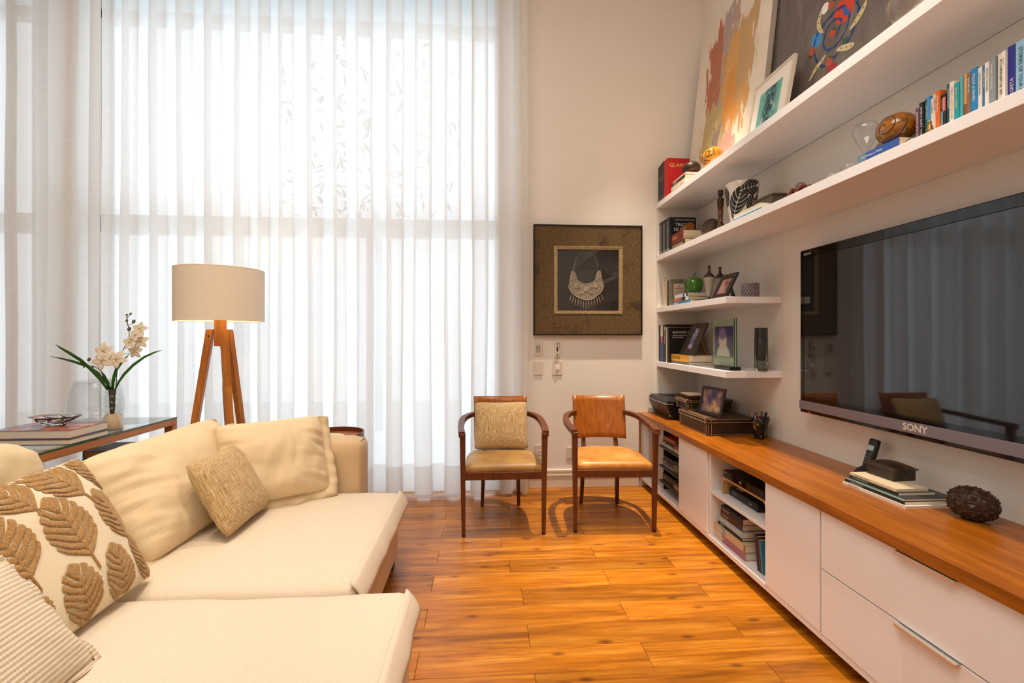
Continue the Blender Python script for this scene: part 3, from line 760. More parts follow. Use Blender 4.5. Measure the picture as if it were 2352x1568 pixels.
# ------------------------------------------------------------------ framed necklace and wall plates
PY = YB - .001
pf_ = thing('framed_necklace', 'square brown frame holding a silver bib necklace on the wall', 'picture', (.9135, PY, 1.308))
S = .945; h_ = S / 2
m_mat = mat('mottled_brown_mat', '#6b5232', .85); t = NT(m_mat); v = t.coord(); a = t.noise(v, 55, 6, .7); b = t.noise(v, 5.5, 3, .6)
t.base(t.mix(1.0, t.ramp(a, [(.3, '#46361e'), (.55, '#665030'), (.72, '#7c6642')]), t.ramp(b, [(.32, (.45, .42, .38, 1)), (.46, (1, 1, 1, 1))]), 'MULTIPLY'))
fr = MB()
for x0, x1, z0, z1 in ((-h_, h_, 0, .012), (-h_, h_, S - .012, S), (-h_, -h_ + .012, .012, S - .012), (h_ - .012, h_, .012, S - .012)): fr.box(x0, x1, -.042, 0, z0, z1)
fr.build('frame', mat('frame_black', '#15100c', .4), pf_)
ix0, ix1, iz0, iz1 = -.2965, .2985, .185, .763; jx0, jx1, jz0, jz1 = -.2665, .2675, .211, .738
def ring(name, X0, X1, Z0, Z1_, x0, x1, z0, z1, y0, y1, m):
    s = MB()
    for a0, a1, c0, c1 in ((X0, X1, Z0, z0), (X0, X1, z1, Z1_), (X0, x0, z0, z1), (x1, X1, z0, z1)): s.box(a0, a1, y0, y1, c0, c1)
    return s.build(name, m, pf_)
ring('mat_board', -h_ + .012, h_ - .012, .012, S - .012, ix0, ix1, iz0, iz1, -.036, -.006, m_mat)
m_champ = mat('champagne_fillet', '#b09870', .5, metal=.3); t = NT(m_champ); t.base(t.ramp(t.noise(t.coord(), 90, 4), [(.3, '#8e7852'), (.7, '#c4ad84')]))
for k in range(3):
    d = .010 * k
    ring('inner_fillet', ix0 + d, ix1 - d, iz0 + d * .87, iz1 - d * .87, ix0 + d + .0095, ix1 - d - .0095, iz0 + (d + .0095) * .87, iz1 - (d + .0095) * .87, -.040 + .003 * k, -.006, m_champ)
MB().box(jx0, jx1, -.008, -.004, jz0, jz1).build('backing', mat('dark_backing', '#241e1c', .5), pf_)
MB().box(-h_ + .012, h_ - .012, -.0385, -.0375, .012, S - .012).build('glazing', glass('picture_glass', (.93, .93, .93, 1), gl=.08), pf_) if False else None
MB().box(jx0, jx1, -.0190, -.0185, jz0, jz1).build('glazing', glass('picture_glass', (.96, .96, .96, 1), gl=.10), pf_)
nk = 0.000938
def npt(x, y, yy=-.012): return Vector(((x - 599) * nk + .0, yy, (.7825 - .308 + .0) + (619 - y) * nk))
m_silv = mat('tarnished_silver', '#a59a84', .42, metal=.55); t = NT(m_silv); v = t.coord(); a = t.noise(v, 130, 4, .7, 1.5)
t.base(t.ramp(a, [(.36, '#3e352a'), (.48, '#9a8d76'), (.64, '#d8cdb8')])); t.bump(a, 1.0, .006)
bib = [(455, 533), (478, 548), (490, 575), (492, 605), (515, 628), (550, 648), (585, 655), (620, 648), (655, 632), (672, 608), (674, 580), (688, 545), (710, 528), (720, 545), (728, 590), (738, 640), (750, 672), (735, 712), (715, 738), (690, 755), (660, 782), (630, 795), (600, 800), (570, 800), (535, 788), (505, 778), (480, 762), (450, 735), (428, 705), (420, 680), (430, 640), (436, 590), (444, 555)]
s = MB(); q = [npt(*p) for p in bib]; lo_ = [s.bm.verts.new(p) for p in q]; hi_ = [s.bm.verts.new(p + Vector((0, -.004, 0))) for p in q]
s.bm.faces.new(lo_); s.bm.faces.new(hi_[::-1])
for i in range(len(q)): s.bm.faces.new((lo_[i], lo_[(i + 1) % len(q)], hi_[(i + 1) % len(q)], hi_[i]))
bibo = s.build('bib', m_silv, pf_)
MB().tube([p + Vector((0, -.004, 0)) for p in q], .0022, 6, closed=True).build('beaded_edge', mat('silver_bright', '#c9bfae', .4, metal=.5), bibo, True)
for bx, by, br in ((585, 705, 30), (500, 675, 27), (672, 672, 27), (545, 735, 18), (630, 735, 18), (462, 610, 16), (702, 600, 16), (540, 690, 15), (632, 690, 15)):
    MB().sphere(br * nk, T(*(npt(bx, by) + Vector((0, -.004, 0)))), 16, 8, (1, .13, 1)).build('rosette', m_silv, bibo, True)
MB().tube([npt(*p) for p in ((472, 535), (468, 510), (478, 470), (492, 415), (520, 382), (555, 366), (590, 362), (625, 370), (660, 395), (682, 430), (690, 480), (688, 520), (680, 535))], .0022, 6).build('neck_wire', m_silv, pf_, True)
for k, (x0_, y0_, x1_, y1_) in enumerate([(447, 752, 434, 812), (470, 768, 456, 832), (489, 790, 480, 850), (515, 790, 506, 852), (538, 800, 534, 862), (561, 812, 560, 874), (585, 815, 586, 878), (608, 808, 612, 872), (634, 795, 638, 858), (658, 785, 668, 848), (682, 775, 694, 846), (702, 768, 718, 828), (726, 748, 742, 806)]):
    MB().tube([npt(x0_, y0_), npt(x1_, y1_)], [.0022, .0075], 10).build('drop', m_silv, pf_, True)
def plate(name, label, x0, x1, z0, z1):
    t = thing(name, label, 'wall plate', ((x0 + x1) / 2, PY, z0)); w_ = (x1 - x0) / 2
    MB().box(-w_, w_, -.008, 0, 0, z1 - z0, .003, 2).build('cover', mat('plate_white', '#ded3c4', .4), t); return t, w_, z1 - z0
t, w_, hh = plate('keypad_plate', 'white wall keypad with two rows of small buttons', .447, .522, 1.132, 1.254)
for i in range(2):
    for j in range(5): MB().box(-.016 + i * .019, -.003 + i * .019, -.0105, -.007, .030 + j * .013, .040 + j * .013, .001, 1).build('button', mat('button_grey', '#8f8a72', .5), t)
t = thing('remote_holder', 'white fan remote hanging in its wall holder', 'remote', (.6485, PY, 1.118))
MB().box(-.021, .021, -.020, 0, 0, .137, .010, 3).build('body', MATS['plate_white'], t, 40)
for z, r_, m in ((.118, .008, MATS['button_grey']), (.088, .006, m_textk), (.074, .008, m_textk), (.060, .007, m_textk), (.022, .006, m_textk)): MB().tube([(0, -.019, z), (0, -.023, z)], r_, 14).build('button', m, t)
plate('blank_plate', 'plain blank white wall plate under the keypad', .447, .527, .967, 1.087)
t, w_, hh = plate('dimmer_plate', 'white wall plate with round dimmer knob under the remote', .609, .694, .966, 1.088)
MB().box(-.019, .019, -.011, -.007, .035, .087, .002, 1).build('insert', m_panel, t)
MB().tube([(0, -.010, .061), (0, -.022, .061)], .012, 20).build('knob', m_white, t, 40)
t, w_, hh = plate('socket_plate', 'white wall power socket low behind the chair with the cushion', .455, .537, .245, .368)
MB().box(-.022, .022, -.010, -.007, .045, .078, .004, 2).build('insert', m_panel, t)
for x in (-.010, 0, .010): MB().tube([(x, -.0095, .060 + (.004 if x == 0 else 0)), (x, -.0108, .060 + (.004 if x == 0 else 0))], .0035, 10).build('pin_hole', m_black, t)
t, w_, hh = plate('socket_plate', 'white wall socket half hidden behind the leg of the tan chair', .735, .80, .245, .345)

# ------------------------------------------------------------------ books
def cm(c, rough=.45): return mat('cover_' + c.strip('#'), c, rough)
def book(label, loc, w, t_, H, col, flat=False, rz=0, group=None, title=None, tcol=None, tsize=None, up=False, soft=False, pages=m_pages, band=None, front=None, fcol=None, tilt=0, cat='book'):
    """spine faces -x. upright: thickness along y, height z. flat: length along y, thickness z. loc = low, near-wall corner of the spine centre"""
    o = thing('book', label, cat, loc, rz, group)
    if tilt: o.rotation_euler = (tilt, 0, rz)
    b = .0012 if soft else .0026; ov = 0 if soft else .003
    def bx(x0, x1, a0, a1, h0, h1):   # a = across the thickness, h = along the height
        if flat: return MB().box(x0, x1, h0 - H / 2, h1 - H / 2, a0, a1)
        return MB().box(x0, x1, a0 - t_ / 2, a1 - t_ / 2, h0, h1)
    c = MB()
    for x0, x1, a0, a1 in ((0, w, 0, b), (0, w, t_ - b, t_), (0, b, b, t_ - b)):
        if flat: c.box(x0, x1, -H / 2, H / 2, a0, a1)
        else: c.box(x0, x1, a0 - t_ / 2, a1 - t_ / 2, 0, H)
    co = c.build('cover', cm(col) if isinstance(col, str) else col, o)
    bx(b, w - ov, b, t_ - b, ov, H - ov).build('pages', pages, o)
    if band:
        for f0, f1, bc in band:
            if flat: k = MB().box(-.0004, .0, -H / 2 + f0 * H, -H / 2 + f1 * H, .0005, t_ - .0005)
            else: k = MB().box(-.0004, .0, -t_ / 2 + .0004, t_ / 2 - .0004, f0 * H, f1 * H)
            k.build('spine_band', cm(bc), co)
    if title:
        sz = tsize or min(t_ * .62, .03); m = tcol or m_textw; L = H * .78
        est = len(title) * sz * .56
        fit = L if est > L else None
        if flat: text('title', title, sz, m, o, (-.0006, (H * .40), t_ / 2), (0, -1, 0), (0, 0, 1), fit=fit)
        elif up: text('title', title, sz, m, o, (-.0006, 0, H * .10), (0, 0, 1), (0, 1, 0), fit=fit)
        else: text('title', title, sz, m, o, (-.0006, 0, H * .90), (0, 0, -1), (0, -1, 0), fit=fit)
    if front:   # lettering on the cover that faces the camera (-y)
        for s_, x_, z_, sz in front: text('cover_lettering', s_, sz, fcol or m_textw, o, (x_, -t_ / 2 - .0004, z_), (1, 0, 0), (0, 0, 1))
    return o

# ---- top shelf
GS1 = 'books on the top shelf'
y = 3.885
names = ['black-spined volume touching the wall on the top shelf', 'second black-spined volume from the wall on the top shelf', 'third black-spined volume from the wall on the top shelf', 'fourth black-spined volume from the wall on the top shelf', 'black-spined volume next to the red book on the top shelf']
for k, n in enumerate(names):
    tk = .024
    book(n, (1.535, y - tk / 2, Z1), .21, tk - .001, .305 + .004 * k, '#2a2624', group=GS1, band=[(.62, .66, '#6b6560'), (.50, .60, '#4c4744'), (.08, .14, '#575250')])
    y -= tk
book('large red hardcover with gold cover lettering on the top shelf', (1.535, 3.722, Z1), .190, .075, .315, '#b3161c', group=GS1, pages=m_pages_w, front=[('GLAMOUR', .012, .255, .046)], fcol=m_textg)
z = Z1
for n, c_, tk, L, dx, tt in [('dark grey book at the bottom of the stack beside the red book', '#4b4a48', .020, .26, .0, None), ('white book second from bottom in the stack beside the red book', '#e6ded0', .018, .25, .01, None), ('cream book with red ribbon in the middle of the top-shelf stack', '#d8c9a8', .022, .25, .01, None),
                         ('black book with white title near the top of the top-shelf stack', '#221f1e', .026, .24, .012, 'PORTRAITS'), ('pale rose book on top of the top-shelf stack', '#cfae9c', .020, .24, .02, None)]:
    book(n, (1.545 + dx, 3.535, z), .20, tk, L, c_, True, group=GS1, title=tt, pages=m_pages_w); z += tk
tag(MB().tube([(1.553, 3.46, 2.515), (1.546, 3.455, 2.49), (1.541, 3.452, 2.470)], .003, 6, flat=.3).build('ribbon_marker', mat('ribbon_red', '#c0141c', .6), None, True), 'thin red ribbon marker dangling from the cream top-shelf book', 'ribbon')
ZST = z
def spiky(name, label, loc, r, n, m, elong=(1, 1, 1), rz=0, L=.009, ribs=False, group=None):
    t = thing(name, label, 'ornament', loc, rz, group)
    c = Vector((0, 0, r * elong[2]))
    MB().sphere(r, T(*c), 28, 18, elong).build('body', m, t, True)
    s = MB(); ga = PI * (3 - 5 ** .5)
    for k in range(n):
        zz = 1 - 2 * (k + .5) / n; q = (1 - zz * zz) ** .5
        d = Vector((q * math.cos(ga * k), q * math.sin(ga * k), zz)); p = Vector((d.x * elong[0], d.y * elong[1], d.z * elong[2])) * r + c
        if p.z < .004: continue
        s.cone(L * .45, L * .1, L * 1.2, T(*p) @ d.to_track_quat('Z', 'Y').to_matrix().to_4x4(), 6)
    o = s.build('spikes', m, t); o['kind'] = 'stuff'
    return t
spiky('spiky_ball', 'dark bronze spiky ornament on the top-shelf book stack', (1.645, 3.49, ZST), .062, 120, m_bronze, (1.1, 1.1, .85))
# wooden snail balls with inlaid spirals
def snail(label, loc, r, c1, c2, c3, spirals, rz=0):
    t = thing('snail_ball', label, 'ornament', loc, rz, 'polished wooden snail balls')
    m = wood('snail_wood_%d' % len(bpy.data.materials), c1, c2, c3, 1, .12, 2.2, coat=.6)
    MB().sphere(r, T(0, 0, r * .97), 40, 26, (1, 1, .97)).build('ball', m, t, True)
    C = Vector((0, 0, r * .97))
    for d, turns, amax, a0, lr in spirals:
        d = Vector(d).normalized(); e = d.orthogonal().normalized(); f = d.cross(e); P = []
        N = 70
        for k in range(N + 1):
            q = k / N; a = .06 + amax * q; th = a0 + turns * 2 * PI * q
            v_ = d * math.cos(a) + (e * math.cos(th) + f * math.sin(th)) * math.sin(a)
            P.append(C + Vector((v_.x, v_.y, v_.z * .97)) * r * 1.0)
        MB().tube(P, r * lr, 6).build('spiral_inlay', mat('inlay_black', '#2a160a', .3), t, True)
    return t
snail('small amber wooden ball with dark spirals in front of the abstract painting', (1.595, 3.06, Z1), .076, '#c0700e', '#d68a1a', '#e8a63a', [((-.75, -.62, .25), 1.9, .72, 0, .030), ((-.85, .62, .05), 1.5, .60, 2, .030), ((-.7, .05, -.6), .35, 1.0, 4, .030)])
snail('large brown wooden ball with dark spiral on the blue books', (1.635, 1.695, Z2 + .048), .067, '#7a4508', '#9c5f10', '#b97a24', [((-.90, -.10, .10), 2.0, 1.05, 1, .026)])

# ---- paintings leaning on the top shelf
def canvas(name, label, yc, w_, H, xb, xt, thk, m, z=Z1, side=None, group=None):
    t = thing(name, label, 'painting', (xb, yc, z), 0, group); lean = math.asin((xt - xb) / H)
    t.rotation_euler = (0, lean, 0)
    MB().box(0, thk, -w_ / 2, w_ / 2, 0, H, .001, 1).build('stretcher', side or mat('canvas_side', '#b9ada0', .8), t)
    MB().box(-.001, .0, -w_ / 2 + .0005, w_ / 2 - .0005, .0005, H - .0005).build('painted_surface', m, t)
    return t, lean
m_abs = mat('abstract_paint', '#e8dccb', .7); t = NT(m_abs)
tc = t.coord((1, 1, 1)); 
def streak(seed, sy, sz, scale=1.0, det=6):
    mp = t.n('ShaderNodeMapping'); mp.inputs['Rotation'].default_value = (-.42, 0, 0); mp.inputs['Scale'].default_value = (1, sy, sz); mp.inputs['Location'].default_value = (seed, seed * 1.7, seed * .6); t.l(tc, mp.inputs[0])
    return t.noise(mp.outputs[0], scale, det, .62, .5)
sep = t.n('ShaderNodeSeparateXYZ'); t.l(tc, sep.inputs[0])
def band_(src, c_, hw):   # 1 inside |src-c|<hw with soft ends
    a = t.n('ShaderNodeMath', operation='SUBTRACT'); a.inputs[1].default_value = c_; t.l(src, a.inputs[0])
    b = t.n('ShaderNodeMath', operation='ABSOLUTE'); t.l(a.outputs[0], b.inputs[0])
    r = t.n('ShaderNodeMapRange'); r.inputs[1].default_value = hw; r.inputs[2].default_value = hw * .35; t.l(b.outputs[0], r.inputs[0]); return r.outputs[0]
def mul(a, b):
    m = t.n('ShaderNodeMath', operation='MULTIPLY'); t.l(a, m.inputs[0]); t.l(b, m.inputs[1]); return m.outputs[0]
def thr(a, lo, hi):
    r = t.n('ShaderNodeMapRange'); r.inputs[1].default_value = lo; r.inputs[2].default_value = hi; t.l(a, r.inputs[0]); return r.outputs[0]
# painted masses: (colour, centre y, half y, centre z, half z, seed)
colr = None
base_c = t.ramp(streak(1, 3, 3), [(.3, '#e4d6c2'), (.7, '#efe6d8')])
cur = base_c
for c_, yc_, hy_, zc_, hz_, sd, lo in [('#b9785c', .16, .26, .90, .62, 2.1, .40), ('#b3a3a0', .00, .24, .95, .75, 3.3, .44), ('#d9a868', -.12, .30, .72, .62, 4.7, .38), ('#c2ad7c', .14, .28, .42, .34, 5.9, .40), ('#de9a4c', -.10, .20, .56, .40, 7.3, .47), ('#dfa090', -.02, .34, .16, .26, 8.1, .40), ('#94867c', .06, .16, .32, .35, 9.7, .50), ('#c6a57a', -.25, .22, .85, .55, 11.3, .46)]:
    env = mul(band_(sep.outputs['Y'], yc_, hy_), band_(sep.outputs['Z'], zc_, hz_))
    e2 = t.n('ShaderNodeMath', operation='MULTIPLY_ADD'); e2.inputs[1].default_value = .42; e2.inputs[2].default_value = -.30; t.l(env, e2.inputs[0])
    e3 = t.n('ShaderNodeMath', operation='ADD'); t.l(e2.outputs[0], e3.inputs[0]); t.l(streak(sd, 16, 4.2, 1.0, 9), e3.inputs[1])
    msk = thr(e3.outputs[0], lo + .06, lo + .095)
    cur = t.mix(msk, cur, c_)
t.base(cur); t.bump(streak(20, 40, 14), .5, .006)
canvas('abstract_painting', 'large abstract canvas of peach, ochre and rust strokes on the top shelf', 3.285, 1.01, 1.36, 1.735, 1.885, .035, m_abs)
m_gray = mat('grey_paint', '#6d645f', .55); t = NT(m_gray); v = t.coord((1, 3, 1.2)); t.base(t.ramp(t.noise(v, 2.6, 6, .65, 1.2), [(.3, '#5c534f'), (.55, '#6f6661'), (.75, '#837a76')]))
gp, gl_ = canvas('fruit_painting', 'large grey painting of fruit and looping blue ribbon on the top shelf', 2.00, 1.42, 1.50, 1.79, 1.895, .030, m_gray, side=mat('canvas_edge_brown', '#4a2a1a', .7))
# painted motifs on the grey canvas: (y, z) in the canvas plane
def blob(name, q, col, lay=1):
    s = MB(); s.bm.faces.new([s.bm.verts.new((-.0012 - .0004 * lay, a, b)) for a, b in q])
    o = s.build(name, mat('paint_' + col.strip('#'), col, .5), gp); md = o.modifiers.new('thick', 'SOLIDIFY'); md.thickness = .0003; return o
def strip(name, pts, wd, col, lay, kind):
    """painted ribbon (twisting width) or banana (tapered)"""
    P = [Vector(p) for p in pts]; D = []
    for i in range(len(P) - 1):
        p0, p1, p2, p3 = P[max(i - 1, 0)], P[i], P[i + 1], P[min(i + 2, len(P) - 1)]
        for j in range(6):
            f = j / 6; D.append(.5 * (2 * p1 + (p2 - p0) * f + (2 * p0 - 5 * p1 + 4 * p2 - p3) * f * f + (3 * p1 - p0 - 3 * p2 + p3) * f ** 3))
    D.append(P[-1]); s = MB(); x = -.0012 - .0004 * lay; A, B_ = [], []; n = len(D)
    for i, p in enumerate(D):
        d = (D[min(i + 1, n - 1)] - D[max(i - 1, 0)]).normalized(); q = Vector((-d.y, d.x)); f = i / (n - 1)
        k = wd * (.35 + .75 * abs(math.sin(i * .42 + n))) if kind == 'ribbon' else wd * (.12 + .95 * math.sin(PI * f) ** .6)
        a, b = p + q * k, p - q * k; A.append(s.bm.verts.new((x, a.x, a.y))); B_.append(s.bm.verts.new((x, b.x, b.y)))
    for i in range(n - 1): s.bm.faces.new((A[i], A[i + 1], B_[i + 1], B_[i]))
    return s.build(name, mat('paint_' + col.strip('#'), col, .4), gp)
blob('painted_ellipse', [(0.3056, 0.6127), (0.3002, 0.6052), (0.297, 0.5965), (0.2964, 0.5875), (0.2983, 0.579), (0.3026, 0.5718), (0.309, 0.5666), (0.3167, 0.564), (0.3252, 0.5642), (0.3335, 0.5671), (0.3408, 0.5727), (0.3464, 0.5802), (0.3497, 0.589), (0.3504, 0.5982), (0.3484, 0.6069), (0.3439, 0.6142), (0.3373, 0.6193), (0.3294, 0.6218), (0.321, 0.6214), (0.3128, 0.6183)], '#efece8', 1)
blob('painted_ellipse', [(0.3495, 0.4842), (0.3401, 0.4727), (0.334, 0.4597), (0.3317, 0.4464), (0.3333, 0.4342), (0.3388, 0.4241), (0.3476, 0.4171), (0.359, 0.4138), (0.3719, 0.4147), (0.385, 0.4198), (0.397, 0.4285), (0.4068, 0.4401), (0.4133, 0.4534), (0.4158, 0.4671), (0.414, 0.4798), (0.4082, 0.4901), (0.3989, 0.497), (0.3872, 0.4999), (0.3742, 0.4985), (0.3612, 0.4931)], '#3f8fd0', 1)
blob('painted_ellipse', [(0.146, 0.3227), (0.1417, 0.3161), (0.1395, 0.3094), (0.1396, 0.3033), (0.1421, 0.2985), (0.1466, 0.2953), (0.1528, 0.2942), (0.1601, 0.2951), (0.1678, 0.2981), (0.175, 0.3029), (0.1812, 0.3089), (0.1857, 0.3157), (0.188, 0.3226), (0.1879, 0.3287), (0.1853, 0.3336), (0.1806, 0.3368), (0.1743, 0.3378), (0.1669, 0.3367), (0.1593, 0.3336), (0.1521, 0.3288)], '#3f6038', 1)
blob('painted_ellipse', [(0.2187, 0.2354), (0.213, 0.2271), (0.2105, 0.2183), (0.2113, 0.2097), (0.2154, 0.2022), (0.2223, 0.1966), (0.2316, 0.1933), (0.2422, 0.1927), (0.2532, 0.1948), (0.2634, 0.1996), (0.272, 0.2066), (0.2779, 0.215), (0.2806, 0.2241), (0.2797, 0.2329), (0.2754, 0.2405), (0.2681, 0.2462), (0.2586, 0.2494), (0.2479, 0.2497), (0.2369, 0.2473), (0.2269, 0.2423)], '#a8323c', 1)
blob('painted_ellipse', [(0.1441, 0.5282), (0.1313, 0.5097), (0.1239, 0.4891), (0.1225, 0.4685), (0.1271, 0.4495), (0.1375, 0.4341), (0.1526, 0.4236), (0.1712, 0.4191), (0.1917, 0.4211), (0.212, 0.4298), (0.23, 0.4443), (0.2439, 0.4633), (0.2521, 0.4848), (0.2537, 0.5067), (0.2486, 0.5266), (0.2372, 0.5423), (0.2209, 0.5524), (0.2015, 0.5559), (0.1808, 0.5526), (0.1611, 0.543)], '#d2452c', 1)
strip('painted_ribbon', [(0.1792, 0.5033), (0.2013, 0.5137), (0.2532, 0.5222), (0.2983, 0.516), (0.3366, 0.5036), (0.3677, 0.4883), (0.3849, 0.4509), (0.3903, 0.4176), (0.3772, 0.3668), (0.3522, 0.3183), (0.3165, 0.279), (0.2837, 0.2625), (0.2539, 0.2709), (0.2176, 0.2803), (0.1864, 0.2947), (0.1487, 0.3041), (0.1238, 0.3317), (0.1064, 0.3635), (0.0927, 0.3973), (0.0925, 0.4349), (0.1087, 0.4739)], 0.0075, '#1f3c78', 2, 'ribbon')
strip('painted_ribbon', [(0.147, 0.4495), (0.1511, 0.4164), (0.1618, 0.3794), (0.1876, 0.3518), (0.215, 0.3356), (0.2518, 0.3332), (0.2913, 0.3494), (0.3185, 0.3902), (0.314, 0.4289), (0.2977, 0.4654), (0.2646, 0.4809), (0.2264, 0.4688), (0.1987, 0.4411), (0.214, 0.409), (0.2297, 0.3795)], 0.0065, '#20417f', 2, 'ribbon')
strip('painted_ribbon', [(0.1792, 0.5033), (0.1849, 0.4877), (0.1648, 0.4566), (0.147, 0.4495)], 0.014, '#2c5ea8', 3, 'ribbon')
blob('painted_strawberry', [(0.2624, 0.5933), (0.2576, 0.5867), (0.2548, 0.5794), (0.2541, 0.5723), (0.2556, 0.5659), (0.2592, 0.5608), (0.2646, 0.5577), (0.2712, 0.5567), (0.2784, 0.558), (0.2855, 0.5614), (0.2918, 0.5668), (0.2967, 0.5735), (0.2997, 0.5808), (0.3004, 0.5881), (0.2988, 0.5947), (0.2951, 0.5997), (0.2896, 0.6028), (0.2829, 0.6037), (0.2757, 0.6023), (0.2686, 0.5987)], '#b8503c', 3)
blob('painted_leaf', [(0.2503, 0.5833), (0.2523, 0.58), (0.2584, 0.5816), (0.2663, 0.5874), (0.273, 0.5953), (0.2759, 0.6023), (0.2739, 0.6056), (0.2677, 0.604), (0.2598, 0.5981), (0.2531, 0.5902)], '#4a5038', 4)
blob('painted_strawberry', [(0.2447, 0.4335), (0.2394, 0.427), (0.2359, 0.4193), (0.2343, 0.4112), (0.2349, 0.4034), (0.2376, 0.3967), (0.2422, 0.3917), (0.2482, 0.3889), (0.255, 0.3886), (0.2621, 0.3908), (0.2686, 0.3953), (0.274, 0.4018), (0.2776, 0.4096), (0.2793, 0.4178), (0.2786, 0.4258), (0.2758, 0.4326), (0.2711, 0.4376), (0.265, 0.4403), (0.2581, 0.4405), (0.2511, 0.4381)], '#b8503c', 3)
blob('painted_leaf', [(0.2335, 0.4227), (0.2355, 0.4193), (0.2415, 0.4204), (0.2493, 0.4257), (0.2559, 0.4331), (0.2588, 0.4398), (0.2568, 0.4432), (0.2507, 0.442), (0.2429, 0.4367), (0.2363, 0.4293)], '#4a5038', 4)
blob('painted_strawberry', [(0.3917, 0.4275), (0.3865, 0.4214), (0.3831, 0.4141), (0.3818, 0.4061), (0.3827, 0.3984), (0.3858, 0.3916), (0.3906, 0.3864), (0.3969, 0.3833), (0.4039, 0.3826), (0.4111, 0.3844), (0.4176, 0.3886), (0.4229, 0.3947), (0.4264, 0.4022), (0.4277, 0.4103), (0.4268, 0.4181), (0.4237, 0.425), (0.4187, 0.4302), (0.4123, 0.4332), (0.4052, 0.4338), (0.3981, 0.4318)], '#b8503c', 3)
blob('painted_leaf', [(0.402, 0.3814), (0.4043, 0.3777), (0.4112, 0.3788), (0.4202, 0.3843), (0.4278, 0.3921), (0.4311, 0.3992), (0.4288, 0.4029), (0.4218, 0.4018), (0.4128, 0.3962), (0.4053, 0.3884)], '#4a5038', 4)
blob('painted_strawberry', [(0.2519, 0.2941), (0.2462, 0.2874), (0.2424, 0.2792), (0.2409, 0.2704), (0.2417, 0.2617), (0.2448, 0.254), (0.2499, 0.248), (0.2565, 0.2443), (0.264, 0.2434), (0.2718, 0.2452), (0.2789, 0.2497), (0.2847, 0.2564), (0.2887, 0.2646), (0.2903, 0.2737), (0.2895, 0.2825), (0.2862, 0.2903), (0.281, 0.2963), (0.2742, 0.2999), (0.2666, 0.3007), (0.2589, 0.2987)], '#b8503c', 3)
blob('painted_leaf', [(0.2421, 0.2816), (0.2441, 0.2781), (0.2501, 0.2788), (0.258, 0.2836), (0.2647, 0.2907), (0.2676, 0.2972), (0.2656, 0.3008), (0.2594, 0.3), (0.2515, 0.2951), (0.2449, 0.2881)], '#4a5038', 4)
strip('painted_banana', [(0.3512, 0.604), (0.359, 0.5733), (0.3659, 0.5418), (0.3523, 0.4992), (0.325, 0.4629)], 0.013, '#d2c294', 3, 'banana')
blob('painted_speck', [(0.3556, 0.575), (0.3545, 0.5721), (0.356, 0.5698), (0.3592, 0.5696), (0.3624, 0.5716), (0.3635, 0.5745), (0.3621, 0.5767), (0.3588, 0.5769)], '#4a3a22', 5)
blob('painted_speck', [(0.3626, 0.5435), (0.3614, 0.5406), (0.3629, 0.5384), (0.3662, 0.5381), (0.3693, 0.54), (0.3705, 0.5429), (0.369, 0.5452), (0.3657, 0.5454)], '#4a3a22', 5)
blob('painted_speck', [(0.349, 0.501), (0.3478, 0.4982), (0.3493, 0.4959), (0.3525, 0.4956), (0.3557, 0.4974), (0.3568, 0.5003), (0.3554, 0.5026), (0.3521, 0.5029)], '#4a3a22', 5)
strip('painted_banana', [(0.0477, 0.4343), (0.0613, 0.4071), (0.0853, 0.3867), (0.1068, 0.3693), (0.1426, 0.3553)], 0.015, '#d2c294', 3, 'banana')
blob('painted_speck', [(0.0587, 0.4088), (0.0578, 0.4063), (0.059, 0.4043), (0.0615, 0.4039), (0.0639, 0.4054), (0.0648, 0.4079), (0.0637, 0.41), (0.0611, 0.4103)], '#4a3a22', 5)
blob('painted_speck', [(0.0827, 0.3885), (0.0817, 0.386), (0.0829, 0.3839), (0.0855, 0.3835), (0.088, 0.385), (0.0889, 0.3875), (0.0877, 0.3896), (0.0852, 0.39)], '#4a3a22', 5)
blob('painted_speck', [(0.1041, 0.3711), (0.1032, 0.3685), (0.1044, 0.3664), (0.107, 0.366), (0.1095, 0.3675), (0.1105, 0.3701), (0.1093, 0.3722), (0.1066, 0.3726)], '#4a3a22', 5)
strip('painted_banana', [(0.2209, 0.3023), (0.1899, 0.2941), (0.1533, 0.2766), (0.1252, 0.267), (0.1047, 0.262)], 0.015, '#d2c294', 3, 'banana')
blob('painted_speck', [(0.1869, 0.2961), (0.1859, 0.2935), (0.1872, 0.2912), (0.1901, 0.2907), (0.1928, 0.2922), (0.1938, 0.2948), (0.1925, 0.297), (0.1897, 0.2975)], '#4a3a22', 5)
blob('painted_speck', [(0.1505, 0.2785), (0.1495, 0.2759), (0.1507, 0.2737), (0.1535, 0.2732), (0.1561, 0.2746), (0.1571, 0.2772), (0.1558, 0.2794), (0.1531, 0.2799)], '#4a3a22', 5)
blob('painted_speck', [(0.1224, 0.2689), (0.1215, 0.2664), (0.1227, 0.2642), (0.1254, 0.2636), (0.1279, 0.265), (0.1289, 0.2676), (0.1277, 0.2697), (0.125, 0.2703)], '#4a3a22', 5)
strip('painted_banana', [(0.2932, 0.3271), (0.3232, 0.3098), (0.3583, 0.2947), (0.3854, 0.2741), (0.4103, 0.2502)], 0.012, '#d2c294', 3, 'banana')
blob('painted_speck', [(0.32, 0.3119), (0.3188, 0.3091), (0.3203, 0.3068), (0.3234, 0.3062), (0.3265, 0.3078), (0.3276, 0.3106), (0.3262, 0.3129), (0.323, 0.3135)], '#4a3a22', 5)
blob('painted_speck', [(0.3549, 0.2968), (0.3537, 0.294), (0.3552, 0.2916), (0.3585, 0.2911), (0.3616, 0.2926), (0.3628, 0.2955), (0.3613, 0.2978), (0.358, 0.2984)], '#4a3a22', 5)
